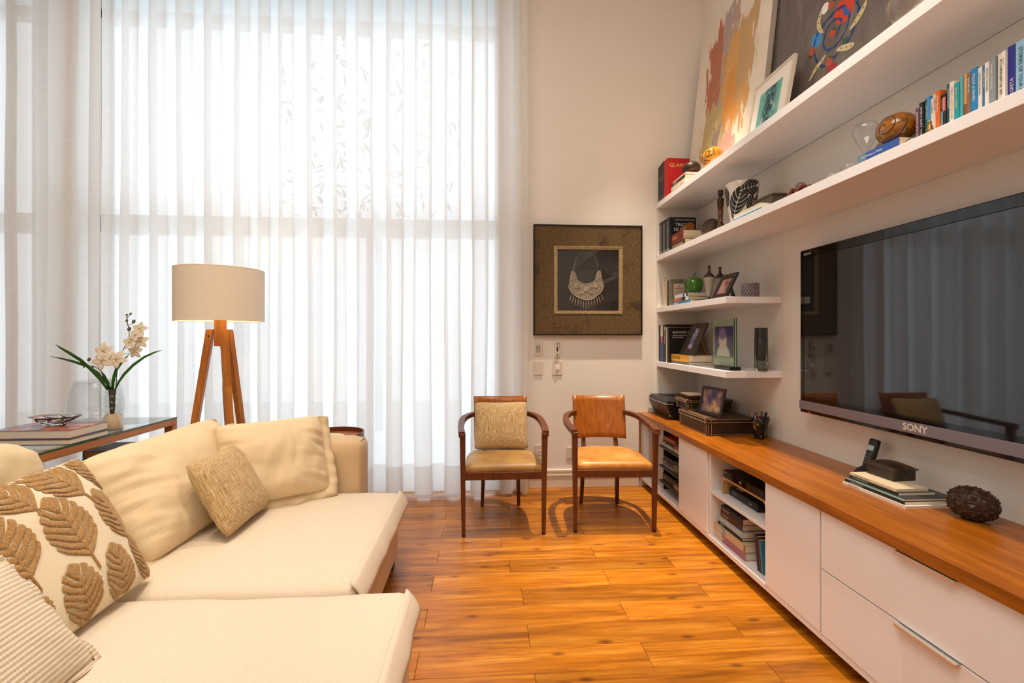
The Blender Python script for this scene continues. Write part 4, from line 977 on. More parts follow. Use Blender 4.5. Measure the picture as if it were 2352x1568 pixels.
blob('painted_speck', [(0.382, 0.2762), (0.3808, 0.2734), (0.3823, 0.271), (0.3856, 0.2704), (0.3889, 0.272), (0.3901, 0.2748), (0.3885, 0.2772), (0.3852, 0.2778)], '#4a3a22', 5)
# small framed print
fp = thing('framed_print', 'small white-framed teal print leaning between the two paintings', 'picture', (1.665, 2.610, Z1)); fp.rotation_euler = (0, math.asin(.075 / .42), 0)
W2, H2 = .185, .42
for x0, x1, z0, z1 in ((-W2, W2, 0, .014), (-W2, W2, H2 - .014, H2), (-W2, -W2 + .014, .014, H2 - .014), (W2 - .014, W2, .014, H2 - .014)): MB().box(-.008, .014, x0, x1, z0, z1, .001, 1).build('frame_rail', mat('pale_wood_frame', '#d9cdbc', .5), fp)
MB().box(.0, .004, -W2 + .014, W2 - .014, .014, H2 - .014).build('mount', mat('mount_white', '#efe8de', .7), fp)
m_teal = mat('teal_print', '#6fb7ac', .6); t = NT(m_teal); v = t.coord((1, 2.4, 1)); sp = t.n('ShaderNodeSeparateXYZ'); t.l(t.coord(), sp.inputs[0])
ins = band_(sp.outputs['Y'], 0.0, .085); nn = t.noise(v, 16, 6, .7, 1.5)
c_ = t.mix(mul(ins, thr(nn, .42, .5)), t.ramp(nn, [(.3, '#5aa89c'), (.7, '#8cc9bd')]), '#22384e'); c_ = t.mix(mul(ins, thr(t.noise(v, 9, 4, .6, 1.0), .56, .64)), c_, '#dfe6e4'); t.base(c_)
MB().box(-.0012, .0, -.100, .108, .085, .335).build('print', m_teal, fp)
# glass bowl at the far end of the top shelf
tag(MB().lathe([(.03, 0), (.055, .01), (.085, .05), (.09, .10), (.07, .15), (.066, .15), (.084, .10), (.08, .052), (.052, .016), (.0, .012)], 36, cap=False).build('glass_bowl', mat('smoked_glass', '#cfc4bc', .05, trans=.85), None, True, (1.62, 1.60, Z1)), 'smoky round glass bowl at the top edge before the grey painting', 'bowl')

# ---- second shelf
GS2 = 'books on the second shelf'
for k, (n, y, c_) in enumerate([('black medical volume touching the side board on the second shelf', 3.862, '#1c2028'), ('middle one of the three black medical volumes', 3.790, '#1b1f27'), ('black medical volume with its white-lettered cover facing the room', 3.712, '#161b26')]):
    book(n, (1.548, y, Z2), .225, .068, .285, c_, group=GS2, title='TRATADO DE CLINICA', tcol=m_textw, tsize=.022, band=[(.06, .10, '#8a8a88')],
         front=[('ANTONIO CARLOS LOPES', .045, .262, .014), ('TRATADO', .05, .222, .034), ('DE CLINICA', .036, .182, .034), ('MEDICA', .062, .142, .034)] if k == 2 else None)
book('dark brown book with gilt frame at the bottom of the second-shelf pair', (1.560, 3.545, Z2), .17, .055, .25, '#3a3020', True, group=GS2, title='PINTURA MODERNA', tcol=m_textg)
book('thick maroon book on top of the second-shelf pair', (1.560, 3.560, Z2 + .055), .165, .075, .22, '#6e2018', True, group=GS2, title='ATLAS', tcol=m_textg)
bt = thing('wooden_box', 'small brown house-shaped wooden box on the maroon book', 'box', (1.632, 3.53, Z2 + .130))
MB().box(-.035, .035, -.045, .045, 0, .045, .003, 2).build('body', wood('box_wood', '#7a3f10', '#94551c', '#aa6a2a', 1, .3, 2), bt)
MB().prism([(-.037, 0), (.037, 0), (.0, .022)], .094, M=T(0, .047, .045) @ R3(PI / 2)).build('lid', MATS['box_wood'], bt)
spiky('spiky_ball', 'dark brown studded ball next to the tall bronze candlestick', (1.640, 3.165, Z2), .070, 160, mat('brown_ceramic', '#3d2a1c', .55), (1, 1, 1), 0, .007)
cs = thing('candlestick', 'tall slim dark bronze candlestick on the second shelf', 'candlestick', (1.590, 2.950, Z2))
MB().lathe([(.030, 0), (.032, .006), (.026, .016), (.020, .030), (.021, .045), (.017, .055)], 24).build('foot', m_bronze, cs, True)
MB().lathe([(.014, .055), (.018, .165)], 20).build('column', mat('copper_brown', '#5a3424', .35, metal=.4), cs, True)
MB().lathe([(.019, .165), (.021, .19), (.020, .205), (.023, .212), (.012, .222), (.008, .230), (.009, .236)], 24).build('capital', m_bronze, cs, True)
MB().lathe([(.012, .236), (.0165, .242), (.0165, .268), (.018, .272), (.014, .273), (.013, .250), (.0, .25)], 24, cap=False).build('socket', m_bronze, cs, True)
lv = thing('leaf_vase', 'white vase with black tropical leaf pattern on the second shelf', 'vase', (1.685, 2.86, Z2))
vp = [(.058, 0), (.064, .01), (.085, .14), (.098, .255), (.100, .285), (.097, .29), (.093, .285), (.080, .14), (.056, .012), (.0, .010)]
MB().lathe(vp, 48, cap=False).build('body', mat('porcelain_white', '#d9d0c6', .18, spec=.6), lv, True)
def vr(z): 
    for (r0, z0), (r1, z1) in zip(vp[:5], vp[1:5]):
        if z0 <= z <= z1: return r0 + (r1 - r0) * (z - z0) / (z1 - z0)
    return .1
def vleaf(az, zc, L, W, ang):
    s = MB(); bm = s.bm; ca, sa = math.cos(ang), math.sin(ang)
    def put(p, q):
        z = zc + p * sa + q * ca; z = max(.004, min(.284, z)); r = vr(z) + .0012; a = az + (p * ca - q * sa) / .09
        return Vector((r * math.cos(a), r * math.sin(a), z))
    N = 6
    for k in range(N):
        for sd in (-1, 1):
            g = []
            for i in range(6):
                rw = []
                for j in range(3):
                    a, b = i / 5, j / 2; sb = (k + .08 + .84 * b) / N
                    rw.append(bm.verts.new(put(-L * .42 + L * .75 * sb + .22 * L * a * a, sd * (.002 + W * a * math.sin(PI * (.15 + .8 * sb)) ** .7))))
                g.append(rw)
            for i in range(5):
                for j in range(2): bm.faces.new((g[i][j], g[i + 1][j], g[i + 1][j + 1], g[i][j + 1]))
    return s.build('leaf_motif', mat('glaze_black', '#141210', .15, spec=.6), lv, True)
for az, zc, L, W, an in ((3.80, .135, .215, .052, 1.20), (4.62, .235, .15, .045, .30), (4.95, .125, .15, .044, 1.35), (2.85, .20, .15, .045, 1.9), (4.45, .030, .07, .03, 1.0), (5.9, .2, .16, .05, 1.2), (.6, .15, .2, .05, 1.2)): vleaf(az, zc, L, W, an)
z = Z2
for n, c_, tk, L, tt in [('bright blue book at the bottom of the stack under the lidded box', '#1d7fae', .017, .28, 'BLUE COAST'), ('white paperback second from bottom under the lidded box', '#e4ddd0', .010, .27, None), ('white magazine third from bottom under the lidded box', '#d8d2c8', .009, .27, None), ('cream booklet directly under the lidded box', '#d9cda8', .008, .26, None)]:
    book(n, (1.545, 2.575, z), .20, tk, L, c_, True, group=GS2, title=tt, soft=True, pages=m_pages_w); z += tk
def lidded(label, loc, L, W, H, rz, m, ml):
    t = thing('lidded_box', label, 'box', loc, rz)
    MB().box(-W / 2, W / 2, -L / 2, L / 2, 0, H, .004, 2).build('body', m, t)
    s = MB()
    def f(u, v):
        x = (u - .5) * (W + .012); y = (v - .5) * (L + .012); k = (1 - (2 * u - 1) ** 2) * (1 - (2 * v - 1) ** 2)
        return Vector((x, y, H + .005 + .020 * k ** .6))
    s.grid(f, 14, 14); s.box(-W / 2 - .006, W / 2 + .006, -L / 2 - .006, L / 2 + .006, H, H + .006, .001, 1); s.build('lid', ml, t, 50); return t
m_antler = mat('horn_brown', '#54473a', .35); m_stone = mat('dark_stone', '#2e241c', .32, spec=.6); t = NT(m_stone); t.base(t.ramp(t.noise(t.coord(), 26, 5, .65), [(.3, '#1d1612'), (.55, '#362a20'), (.75, '#54453a')]))
lidded('brown horn lidded box on the books beside the leaf vase', (1.660, 2.505, z), .17, .12, .040, 0, m_antler, m_antler)
fg = thing('child_head_figure', 'small grey head figurine with a garland of red beads', 'figurine', (1.648, 2.265, Z2))
MB().lathe([(.030, 0), (.034, .015), (.024, .032), (.013, .042), (.013, .050)], 20).build('shoulders', mat('grey_clay', '#6d6a66', .6), fg, True)
MB().sphere(.027, T(0, 0, .070), 24, 16, (.95, .9, 1.08)).build('head', MATS['grey_clay'], fg, True)
for sy in (-1, 1): MB().sphere(.006, T(.003, sy * .024, .068), 10, 8, (.6, .5, 1)).build('ear', MATS['grey_clay'], fg, True)
MB().sphere(.005, T(-.026, 0, .066), 10, 8).build('nose', MATS['grey_clay'], fg, True)
gl = thing('bead_garland', 'pile of dark red bead strings beside the grey head figurine', 'beads', (1.610, 2.20, Z2))
for k in range(5):
    rr = random.Random(k); P = [(.030 * math.sin(q * 1.3 + k) + rr.uniform(-.004, .004), -.095 + .19 * q / 15, .012 + .010 * k * math.sin(PI * q / 15) + .004 * rr.random()) for q in range(16)]
    s = MB()
    for p in P: s.sphere(.0085, T(*p), 8, 6)
    s.build('bead_string', mat('bead_red', '#6e2410', .4), gl, True)
# glass pieces
def gl_obj(name, label, prof, loc, n=32, m=m_glass_vase): return tag(MB().lathe(prof, n, cap=False).build(name, m, None, True, loc), label, 'glass')
gl_obj('glass_goblet', 'tall blown-glass hourglass shape on the second shelf', [(.030, 0), (.028, .010), (.016, .038), (.005, .056), (.005, .060), (.014, .078), (.034, .120), (.045, .150), (.046, .172), (.038, .190), (.020, .200), (.001, .203)], (1.608, 1.815, Z2))
gl_obj('glass_ball', 'small clear glass ball left of the glass hourglass', [(.001, 0), (.014, .004), (.026, .018), (.029, .030), (.026, .043), (.014, .056), (.001, .059)], (1.590, 1.885, Z2))
gl_obj('glass_drop', 'flat clear glass drop lying furthest left of the glass pieces', [(.001, 0), (.014, .003), (.023, .011), (.024, .017), (.018, .027), (.001, .032)], (1.565, 1.945, Z2))
m_seed = mat('seeded_glass', '#c9ccc8', .12, trans=.55, ior=1.3); t = NT(m_seed); vo = t.n('ShaderNodeTexVoronoi'); vo.inputs['Scale'].default_value = 120; t.l(t.coord(), vo.inputs[0]); t.base(t.ramp(vo.outputs['Distance'], [(.1, '#f4f4f0'), (.3, '#b4b8b4'), (.6, '#8c908c')])); t.bump(vo.outputs['Distance'], .8, .004)
tag(MB().lathe([(.0, -.012), (.075, -.010), (.082, 0), (.075, .010), (.0, .012)], 44, R3(0, PI / 2 + .12, 0), cap=False).build('glass_disc', m_seed, None, True, (1.745, 1.860, Z2 + .085)), 'round bubbled glass disc standing behind the large wooden ball', 'glass')
book('thin dark red book at the bottom under the large wooden ball', (1.560, 1.725, Z2), .15, .018, .225, '#5a2636', True, group=GS2, title='ANTOLOGIA DE CONTOS', tcol=m_textg, soft=True, band=[(.86, 1, '#1a2430')])
book('thick blue paperback directly under the large wooden ball', (1.562, 1.708, Z2 + .018), .14, .030, .190, '#2a4f9c', True, group=GS2, title='The Woman in White', tcol=m_textw, soft=True, tsize=.011, band=[(.78, 1, '#5a7f92')])
# row of upright books
B0 = 1.62 / 1.56
row = [  # near edge y (at x=1.56), far edge, colour, height, title, title colour, up?, label
 (1.531, 1.546, '#7c3a5e', .150, 'ESSENCIAL DA ALMA', m_textw, 0, 'plum paperback with pale edge, first in the row beside the wooden ball', [(.0, .06, '#bfe0e0')]),
 (1.514, 1.531, '#1c1b1c', .162, 'JAMES R. DOTY  A MAGIA', m_textw, 0, 'black paperback with white title, second in the row', None),
 (1.501, 1.514, '#1d5a52', .168, 'CORPO MENTE', m_textw, 0, 'dark green paperback, third in the row', None),
 (1.492, 1.501, '#4a94cc', .170, None, None, 0, 'thin light blue paperback, fourth in the row', None),
 (1.482, 1.492, '#e9dfd0', .158, 'O CAMINHO', m_textk, 0, 'thin cream paperback next to the light blue one in the row', None),
 (1.471, 1.482, '#e2d6c4', .168, 'SOBRE VIVER', m_textk, 0, 'pale beige paperback left of the orange book in the row', None),
 (1.456, 1.471, '#e06a1c', .172, 'Pedro Bandeira', m_textw, 0, 'bright orange paperback, the only orange spine in the row', None),
 (1.446, 1.456, '#26242a', .152, 'Francisco Inst', m_textw, 0, 'short dark grey paperback right of the orange one', [(.28, .62, '#6fb7c4')]),
 (1.436, 1.446, '#2a2226', .150, 'Carlos Medeiros', m_textw, 0, 'short black paperback with pink band in the row', [(.60, .92, '#e06a78')]),
 (1.424, 1.436, '#13585e', .178, 'Profunda Simplicidade', m_textw, 0, 'tall deep teal paperback in the row', None),
 (1.409, 1.424, '#ece2d4', .178, 'TREINO A ARTE DE VIVER', mat('print_orange', '#c88a5a', .6), 0, 'white paperback with orange title in the row', None),
 (1.393, 1.409, '#1fa0a8', .165, 'Joseph Campbell', mat('print_sand', '#e6d0a0', .6), 0, 'bright turquoise paperback in the row', None),
 (1.385, 1.393, '#5cb0bc', .180, 'O poder da', m_textw, 0, 'thin pale turquoise paperback in the row', None),
 (1.370, 1.385, '#e0a05c', .182, 'NEXUS', m_textw, 0, 'apricot-coloured paperback with brown lower half in the row', [(.12, .45, '#8a5a34')]),
 (1.358, 1.370, '#8a6a4c', .178, 'EDWARD HALL', m_textw, 0, 'brown paperback left of the bright blue one in the row', None),
 (1.341, 1.358, '#1c86c4', .184, 'PROOF of HEAVEN', m_textw, 0, 'bright blue paperback with white title in the middle of the row', None),
 (1.330, 1.341, '#efe6da', .178, 'QUANDO SUA MENTE', m_textk, 0, 'white paperback with black title right of the bright blue one', None),
 (1.321, 1.330, '#2274b4', .180, 'A CODIGO DA VIDA', m_textw, 0, 'medium blue slim paperback between two white ones', None),
 (1.308, 1.321, '#ece4d8', .182, 'TIMOTHY DONNELL', m_textk, 0, 'white paperback left of the grey one in the row', None),
 (1.290, 1.308, '#8c9698', .186, 'homens invisiveis', m_textw, 0, 'grey paperback in the right part of the row', None),
 (1.269, 1.288, '#e6dccc', .188, 'A CORAGEM DE SER', m_textk, 0, 'wide off-white paperback right of the grey one', None),
 (1.261, 1.269, '#f0e8dc', .186, 'como viver', m_textk, 0, 'very thin white paperback left of the navy volume', None),
 (1.238, 1.261, '#2b2a86', .194, 'O PROFETA', m_textw, 1, 'thick navy blue volume with large white title', None),
 (1.212, 1.236, '#8fbcd6', .192, 'STORIES OF YOUR LIFE', m_textk, 0, 'pale blue paperback at the right end of the row', None),
 (1.190, 1.211, '#d8cdbc', .188, None, None, 0, 'beige volume past the pale blue one at the frame edge', None)]
for a, b, c_, H, tt, tcl, upf, n, bd in row:
    a *= B0; b *= B0
    book(n, (1.62 + random.uniform(-.004, .006), (a + b) / 2, Z2), .13, (b - a) * .97, H, c_, group='paperbacks in the row on the second shelf', title=tt, tcol=tcl, up=bool(upf), soft=True, band=bd, tsize=min((b - a) * .62, .014))
bl = thing('brass_weight', 'small brass bell weight with a thin rod before the book row', 'ornament', (1.535, 1.470, Z2))
MB().lathe([(.012, 0), (.012, .004), (.006, .026), (.004, .030), (.006, .034), (.004, .040), (.0, .041)], 20).build('weight', mat('old_brass', '#8a6a38', .35, metal=.6), bl, True)
MB().tube([(0, 0, .036), (-.002, .05, .018), (-.002, .09, .004)], .0014, 6).build('rod', m_bronze, bl, True)

# ---- third shelf
GS3 = 'books on the apple shelf'
for n, y0, y1, H, c_, tt in [('pale tall book touching the side board on the apple shelf', 3.785, 3.82, .255, '#cbbfae', None), ('cream paperback with dark spine title on the apple shelf', 3.728, 3.756, .212, '#d8caa8', 'MENTE ABERTA'), ('slim black and red book on the apple shelf', 3.700, 3.722, .214, '#241c1c', None)]:
    book(n, (1.545, (y0 + y1) / 2, Z3), .15, y1 - y0, H, c_, group=GS3, title=tt, tcol=m_textk, band=[(.4, .62, '#8a2a20')] if tt is None and H < .22 else None)
bk = book('grey-green hardcover with pale cover label behind the green apple', (1.545, 3.668, Z3), .16, .045, .218, '#6f6a58', group=GS3, front=[('E.E.', .058, .158, .016), ('CUMMINGS', .030, .140, .016), ('Selected Poems', .034, .115, .010)], fcol=m_textk)
MB().box(.022, .115, -.0232, -.0226, .085, .182).build('cover_label', mat('label_pink', '#c9b09a', .6), bk)
z = Z3
for n, c_, tk, L, tt, bd in [('blue paperback at the bottom of the stack under the green apple', '#3f6a84', .027, .31, 'MELHORES', [(.0, .12, '#2a7fb4')]), ('brick and black book in the middle of the stack under the green apple', '#2a2422', .027, .27, 'VIVE', [(.45, 1, '#a85a40'), (.0, .2, '#d8d4cc')]), ('white-spined book on top of the stack right under the green apple', '#c9ccd0', .027, .24, None, [(.25, .35, '#2a4a8a'), (.0, .1, '#1c2430')])]:
    book(n, (1.553, 3.475, z), .17, tk, L, c_, True, group=GS3, title=tt, tcol=m_textw, band=bd, pages=m_pages); z += tk
ap = thing('apple', 'glossy green ceramic apple with dark stem on a book stack', 'ornament', (1.645, 3.45, z))
MB().lathe([(.001, .010), (.018, .004), (.034, .0), (.052, .012), (.066, .040), (.073, .072), (.070, .098), (.055, .118), (.032, .124), (.014, .116), (.001, .106)], 40, cap=False).build('body', mat('apple_green', '#2f6b0c', .14, spec=.6, coat=.5), ap, True)
MB().tube([(0, 0, .106), (.001, .0, .130), (.006, -.004, .152), (.012, -.006, .160)], [.0035, .003, .0032, .005], 8).build('stem', mat('stem_brown', '#2a1a12', .5), ap, True)
def urn(label, loc):
    t = thing('urn_lamp', label, 'ornament', loc, 0, 'pair of small frosted urns')
    MB().lathe([(.020, 0), (.021, .006), (.011, .014), (.009, .026), (.013, .032)], 24).build('foot', m_bronze, t, True)
    MB().lathe([(.012, .032), (.020, .075), (.032, .140), (.037, .165), (.036, .172)], 28).build('glass_body', mat('frosted_glass', '#b4aa9c', .45, trans=.35, spec=.5), t, True)
    MB().lathe([(.038, .172), (.039, .176), (.028, .190), (.014, .204), (.009, .214), (.011, .222), (.007, .230), (.008, .240), (.011, .247), (.008, .255), (.0, .258)], 24).build('lid', m_bronze, t, True)
urn('frosted urn with bronze lid standing in front on the apple shelf', (1.625, 3.170, Z3)); urn('frosted urn with bronze lid partly behind the slanted photo frame', (1.730, 3.215, Z3))
def photo_frame(label, loc, w_, H, lean, rim, fcol, pic, rz=0, easel=True, side=None, inset=None):
    """front faces -x, leans back"""
    t = thing('photo_frame', label, 'photo frame', loc, rz); t.rotation_euler = (0, lean, rz)
    ix = inset or (rim, rim, rim, rim)   # left(+y) right bottom top
    f = MB()
    for y0, y1, z0, z1 in ((-w_ / 2, w_ / 2, 0, ix[2]), (-w_ / 2, w_ / 2, H - ix[3], H), (w_ / 2 - ix[0], w_ / 2, ix[2], H - ix[3]), (-w_ / 2, -w_ / 2 + ix[1], ix[2], H - ix[3])): f.box(-.006, .008, y0, y1, z0, z1, .001, 1)
    f.build('frame', fcol, t)
    MB().box(-.001, .006, -w_ / 2 + ix[1], w_ / 2 - ix[0], ix[2], H - ix[3]).build('photo', pic, t)
    if easel:
        aa = lean + .35; zp = H * .70; L = zp * math.cos(lean) / math.cos(.35) - .006
        e = MB(); e.box(0, .004, -.02, .02, -L, 0, M=T(.009, 0, zp) @ R3(0, -aa, 0)); e.build('easel_leg', side or fcol, t)
    return t
def photo_mat(name, cols, scale, seed, spots=None):
    m = mat(name, cols[0], .25); t = NT(m); mp = t.n('ShaderNodeMapping'); mp.inputs['Location'].default_value = (seed, seed, seed); tc_ = t.n('ShaderNodeTexCoord'); t.l(tc_.outputs['Object'], mp.inputs[0])
    f = t.noise(mp.outputs[0], scale, 2, .5); k = len(cols); t.base(t.ramp(f, [(.3 + .4 * i / (k - 1), c_) for i, c_ in enumerate(cols)])); return m
m_fdark = mat('frame_dark_brown', '#2a211c', .4)
photo_frame('dark photo frame with blurred pink portrait on the apple shelf', (1.575, 2.945, Z3), .19, .185, .46, .035, m_fdark, photo_mat('photo_pink', ['#5a3a34', '#c98a7a', '#b8a0b0'], 12, 3))
cg = thing('crystal_holder', 'small knobbly grey crystal candle holder on the apple shelf', 'candle holder', (1.715, 2.815, Z3))
m_cr = mat('grey_crystal', '#a79fa4', .08, trans=.5, ior=1.5, spec=.7)
MB().lathe([(.0, 0), (.044, 0), (.045, .088), (.041, .088), (.040, .008), (.0, .008)], 32, cap=False).build('cup', m_cr, cg, 40)
s = MB()
for j in range(6):
    for k in range(14): a = 2 * PI * (k + .5 * (j % 2)) / 14; s.sphere(.0095, T(.044 * math.cos(a), .044 * math.sin(a), .008 + j * .0148), 8, 6)
o = s.build('crystal_knobs', m_cr, cg, True); o['kind'] = 'stuff'

# ---- fourth shelf
GS4 = 'books on the lowest corner shelf'
for n, y0, y1, H, c_, tt, bd, fr_ in [('black book touching the side board on the lowest corner shelf', 3.848, 3.888, .315, '#16130f', None, None, None), ('red, white and blue spined book on the lowest corner shelf', 3.800, 3.846, .315, '#b03038', 'ROMERO', [(.0, .55, '#2a5aa8'), (.7, 1, '#e0dcd4')], None),
   ('black tall book beside the tricolour spine on the lowest corner shelf', 3.774, 3.798, .315, '#1a1614', None, None, None), ('black art book with yellow band behind the leaning frame', 3.735, 3.772, .318, '#14110e', 'ARTE BRASIL', [(.86, .94, '#c99a20')], None),
   ('thin white-spined book on the lowest corner shelf', 3.712, 3.730, .296, '#d2cabc', None, None, None), ('black art book with white cover lettering behind the leaning frame', 3.672, 3.710, .292, '#120f0d', None, None, [('ANTONIO PETICOV', .03, .250, .026), ('TRABALHOS SELECIONADOS', .03, .225, .011), ('SELECTED WORKS', .03, .208, .011)])]:
    book(n, (1.540, (y0 + y1) / 2, Z4), .23, y1 - y0, H, c_, group=GS4, title=tt, tcol=m_textw, band=bd, front=fr_)
book('grey book underneath the yellow one on the lowest corner shelf', (1.562, 3.522, Z4), .20, .022, .32, '#5a544c', True, group=GS4, pages=m_pages_w)
book('thick yellow book lying under the leaning photo frame', (1.562, 3.522, Z4 + .022), .195, .052, .32, '#e0a428', True, group=GS4, title='DON RUIZ', tcol=m_textk, tsize=.030, pages=m_pages_w)
photo_frame('dark brown frame with violet photo leaning on the yellow book', (1.592, 3.455, Z4 + .074), .25, .27, .42, .05, mat('frame_umber', '#3a3028', .4), photo_mat('photo_violet', ['#5a5278', '#8f86b4', '#c9c4d8'], 22, 9), inset=(.085, .085, .05, .045), side=mat('frame_tan_edge', '#b08a5a', .5))
gf = thing('glass_photo_frame', 'upright glass photo frame with a child portrait on a black foot', 'photo frame', (1.605, 2.955, Z4))
MB().box(-.03, .045, -.145, .05, 0, .022, .002, 1).build('foot', m_black, gf)
MB().box(-.002, .004, -.145, .140, .022, .334, .001, 1).build('front_pane', glass('frame_glass', (.90, .95, .92, 1), gl=.12), gf)
MB().box(.012, .018, -.145, .140, .022, .334, .001, 1).build('back_pane', mat('frame_backing_glass', '#aeb0a0', .15), gf)
for x in (-.002, .012): MB().box(x, x + .006, -.1465, -.1448, .022, .334).build('green_edge', m_glass_green, gf)
m_port = mat('photo_portrait', '#4a3a7a', .3); t = NT(m_port); sp = t.n('ShaderNodeSeparateXYZ'); t.l(t.coord(), sp.inputs[0])
def disc(cy, cz, ry, rz_):
    o_ = []
    for src, c_, r_ in (('Y', cy, ry), ('Z', cz, rz_)):
        a = t.n('ShaderNodeMath', operation='SUBTRACT'); a.inputs[1].default_value = c_; t.l(sp.outputs[src], a.inputs[0])
        b = t.n('ShaderNodeMath', operation='DIVIDE'); b.inputs[1].default_value = r_; t.l(a.outputs[0], b.inputs[0])
        p = t.n('ShaderNodeMath', operation='POWER'); p.inputs[1].default_value = 2; t.l(b.outputs[0], p.inputs[0]); o_.append(p.outputs[0])
    ad = t.n('ShaderNodeMath', operation='ADD'); t.l(o_[0], ad.inputs[0]); t.l(o_[1], ad.inputs[1])
    r = t.n('ShaderNodeMapRange'); r.inputs[1].default_value = 1.25; r.inputs[2].default_value = .7; t.l(ad.outputs[0], r.inputs[0]); return r.outputs[0]
cur = t.ramp(t.noise(t.coord(), 5, 2), [(.3, '#3c2c6a'), (.7, '#6a5a8a')])
for d_, c_ in ((disc(0, .075, .085, .09), '#d8d2cc'), (disc(.005, .19, .05, .055), '#d9c4bc'), (disc(.008, .235, .045, .04), '#8a6a9c')): cur = t.mix(d_, cur, c_)
t.base(cur)
MB().box(.006, .008, -.115, .110, .085, .285).build('photo', m_port, gf)
dv = thing('dark_glass_vase', 'tall faceted smoky black glass vase on the lowest corner shelf', 'vase', (1.765, 2.780, Z4))
def octo(h, c_): return [(h - c_, -h), (h, -h + c_), (h, h - c_), (h - c_, h), (-h + c_, h), (-h, h - c_), (-h, -h + c_), (-h + c_, -h)]
s = MB(); rings = [[s.bm.verts.new((a, b, z)) for a, b in octo(h, c_)] for h, c_, z in ((.026, .004, 0), (.035, .012, .020), (.033, .010, .10), (.030, .008, .272))]
for a, b in zip(rings, rings[1:]):
    for i in range(8): s.bm.faces.new((a[i], a[(i + 1) % 8], b[(i + 1) % 8], b[i]))
s.bm.faces.new(rings[0][::-1]); s.bm.faces.new(rings[-1]); s.build('outer_glass', mat('smoke_glass', '#8a9490', .02, trans=.9, ior=1.45, spec=.6), dv)
MB().lathe([(.001, .062), (.016, .068), (.023, .09), (.025, .14), (.024, .271), (.001, .271)], 24).build('dark_core', mat('smoke_core', '#14181a', .08, spec=.6), dv, True)

# ---- on the worktop
pr = thing('printer', 'black inkjet printer in the corner of the worktop', 'printer', (1.50, 3.690, ZC))
def trap(n, x0, x1, z0, x2, x3, z1, y0, y1, y2, y3, m, par=pr):
    s = MB(); v_ = [s.bm.verts.new(p) for p in ((x0, y0, z0), (x1, y0, z0), (x1, y1, z0), (x0, y1, z0), (x2, y2, z1), (x3, y2, z1), (x3, y3, z1), (x2, y3, z1))]
    for q in ((3, 2, 1, 0), (4, 5, 6, 7), (0, 1, 5, 4), (1, 2, 6, 5), (2, 3, 7, 6), (3, 0, 4, 7)): s.bm.faces.new([v_[k] for k in q])
    bmesh.ops.bevel(s.bm, geom=s.bm.edges[:], offset=.010, segments=3, affect='EDGES'); return s.build(n, m, par, 40)
trap('body', 0, .34, 0, -.055, .34, .125, -.195, .190, -.203, .198, mat('printer_black', '#1c1a1a', .35))
trap('lid', -.055, .34, .125, -.045, .34, .165, -.203, .198, -.195, .190, mat('printer_lid', '#262323', .3))
MB().box(-.058, .0, -.202, .197, .1225, .1275, .001, 1).build('trim_line', mat('trim_grey', '#9a928a', .4), pr)
MB().box(-.046, -.030, -.02, .07, .085, .105, .003, 1).build('front_slot', m_gloss, pr)
MB().tube([(-.012, -.17, .035), (-.016, -.17, .036)], .011, 20).build('badge', m_alu, pr)
MB().box(.02, .12, .05, .16, .164, .170, .003, 1).build('control_panel', m_gloss, pr)
def stitched(label, loc, dx, dy, H, lidh):
    t = thing('leather_box', label, 'box', loc); m = mat('brown_box_leather', '#33200f', .42); t2 = NT(m)
    MB().box(.006, dx - .006, -dy + .006, -.006, 0, H - lidh, .003, 2).build('body', m, t)
    ld = MB().box(0, dx, -dy, 0, H - lidh, H, .003, 2).build('lid', m, t)
    def stitch(segs, par):
        s = MB()
        for p, q in segs: s.tube([p, q], .0011, 4)
        s.build('stitching', mat('stitch_thread', '#c9a27c', .7), par)
    z0, z1 = H - lidh + .006, H - .006
    stitch([((-.0008, -.008, z0), (-.0008, -dy + .008, z0)), ((-.0008, -.008, z1), (-.0008, -dy + .008, z1)), ((-.0008, -.008, z0), (-.0008, -.008, z1)), ((-.0008, -.03, z0), (-.0008, -.03, z1)), ((-.0008, -dy + .008, z0), (-.0008, -dy + .008, z1)), ((-.0008, -dy + .03, z0), (-.0008, -dy + .03, z1)),
            ((.008, -dy - .0008, z0), (dx - .008, -dy - .0008, z0)), ((.008, -dy - .0008, z1), (dx - .008, -dy - .0008, z1)), ((.03, -dy - .0008, z0), (.03, -dy - .0008, z1)),
            ((.012, -.01, H + .0004), (.012, -dy + .01, H + .0004)), ((.035, -.01, H + .0004), (.035, -dy + .01, H + .0004))], ld)
    stitch([((.0052, -.014, .006), (.0052, -dy + .014, .006)), ((.0052, -.014, .006), (.0052, -.014, H - lidh - .004)), ((.0052, -.032, .006), (.0052, -.032, H - lidh - .004)), ((.0052, -dy + .014, .006), (.0052, -dy + .014, H - lidh - .004)), ((.0052, -dy + .032, .006), (.0052, -dy + .032, H - lidh - .004)),
            ((.014, -dy + .0052, .006), (dx - .014, -dy + .0052, .006)), ((.014, -dy + .0052, .006), (.014, -dy + .0052, H - lidh - .004)), ((.036, -dy + .0052, .006), (.036, -dy + .0052, H - lidh - .004))], t)
    return t
stitched('large brown stitched leather box, lower one on the worktop', (1.485, 3.365, ZC), .335, .435, .115, .034)
stitched('smaller brown stitched leather box on top of the larger one', (1.510, 3.478, ZC + .115), .345, .208, .075, .024)
tr_ = thing('letter_tray', 'small bronze tray with papers on the upper leather box', 'tray', (1.60, 3.36, ZC + .190))
trap('tray', -.05, .10, 0, -.085, .13, .032, -.07, .07, -.095, .095, mat('tray_bronze', '#6a5440', .4, metal=.3), tr_)
MB().box(-.06, .11, -.08, .08, .032, .038).build('papers', m_pages_w, tr_)
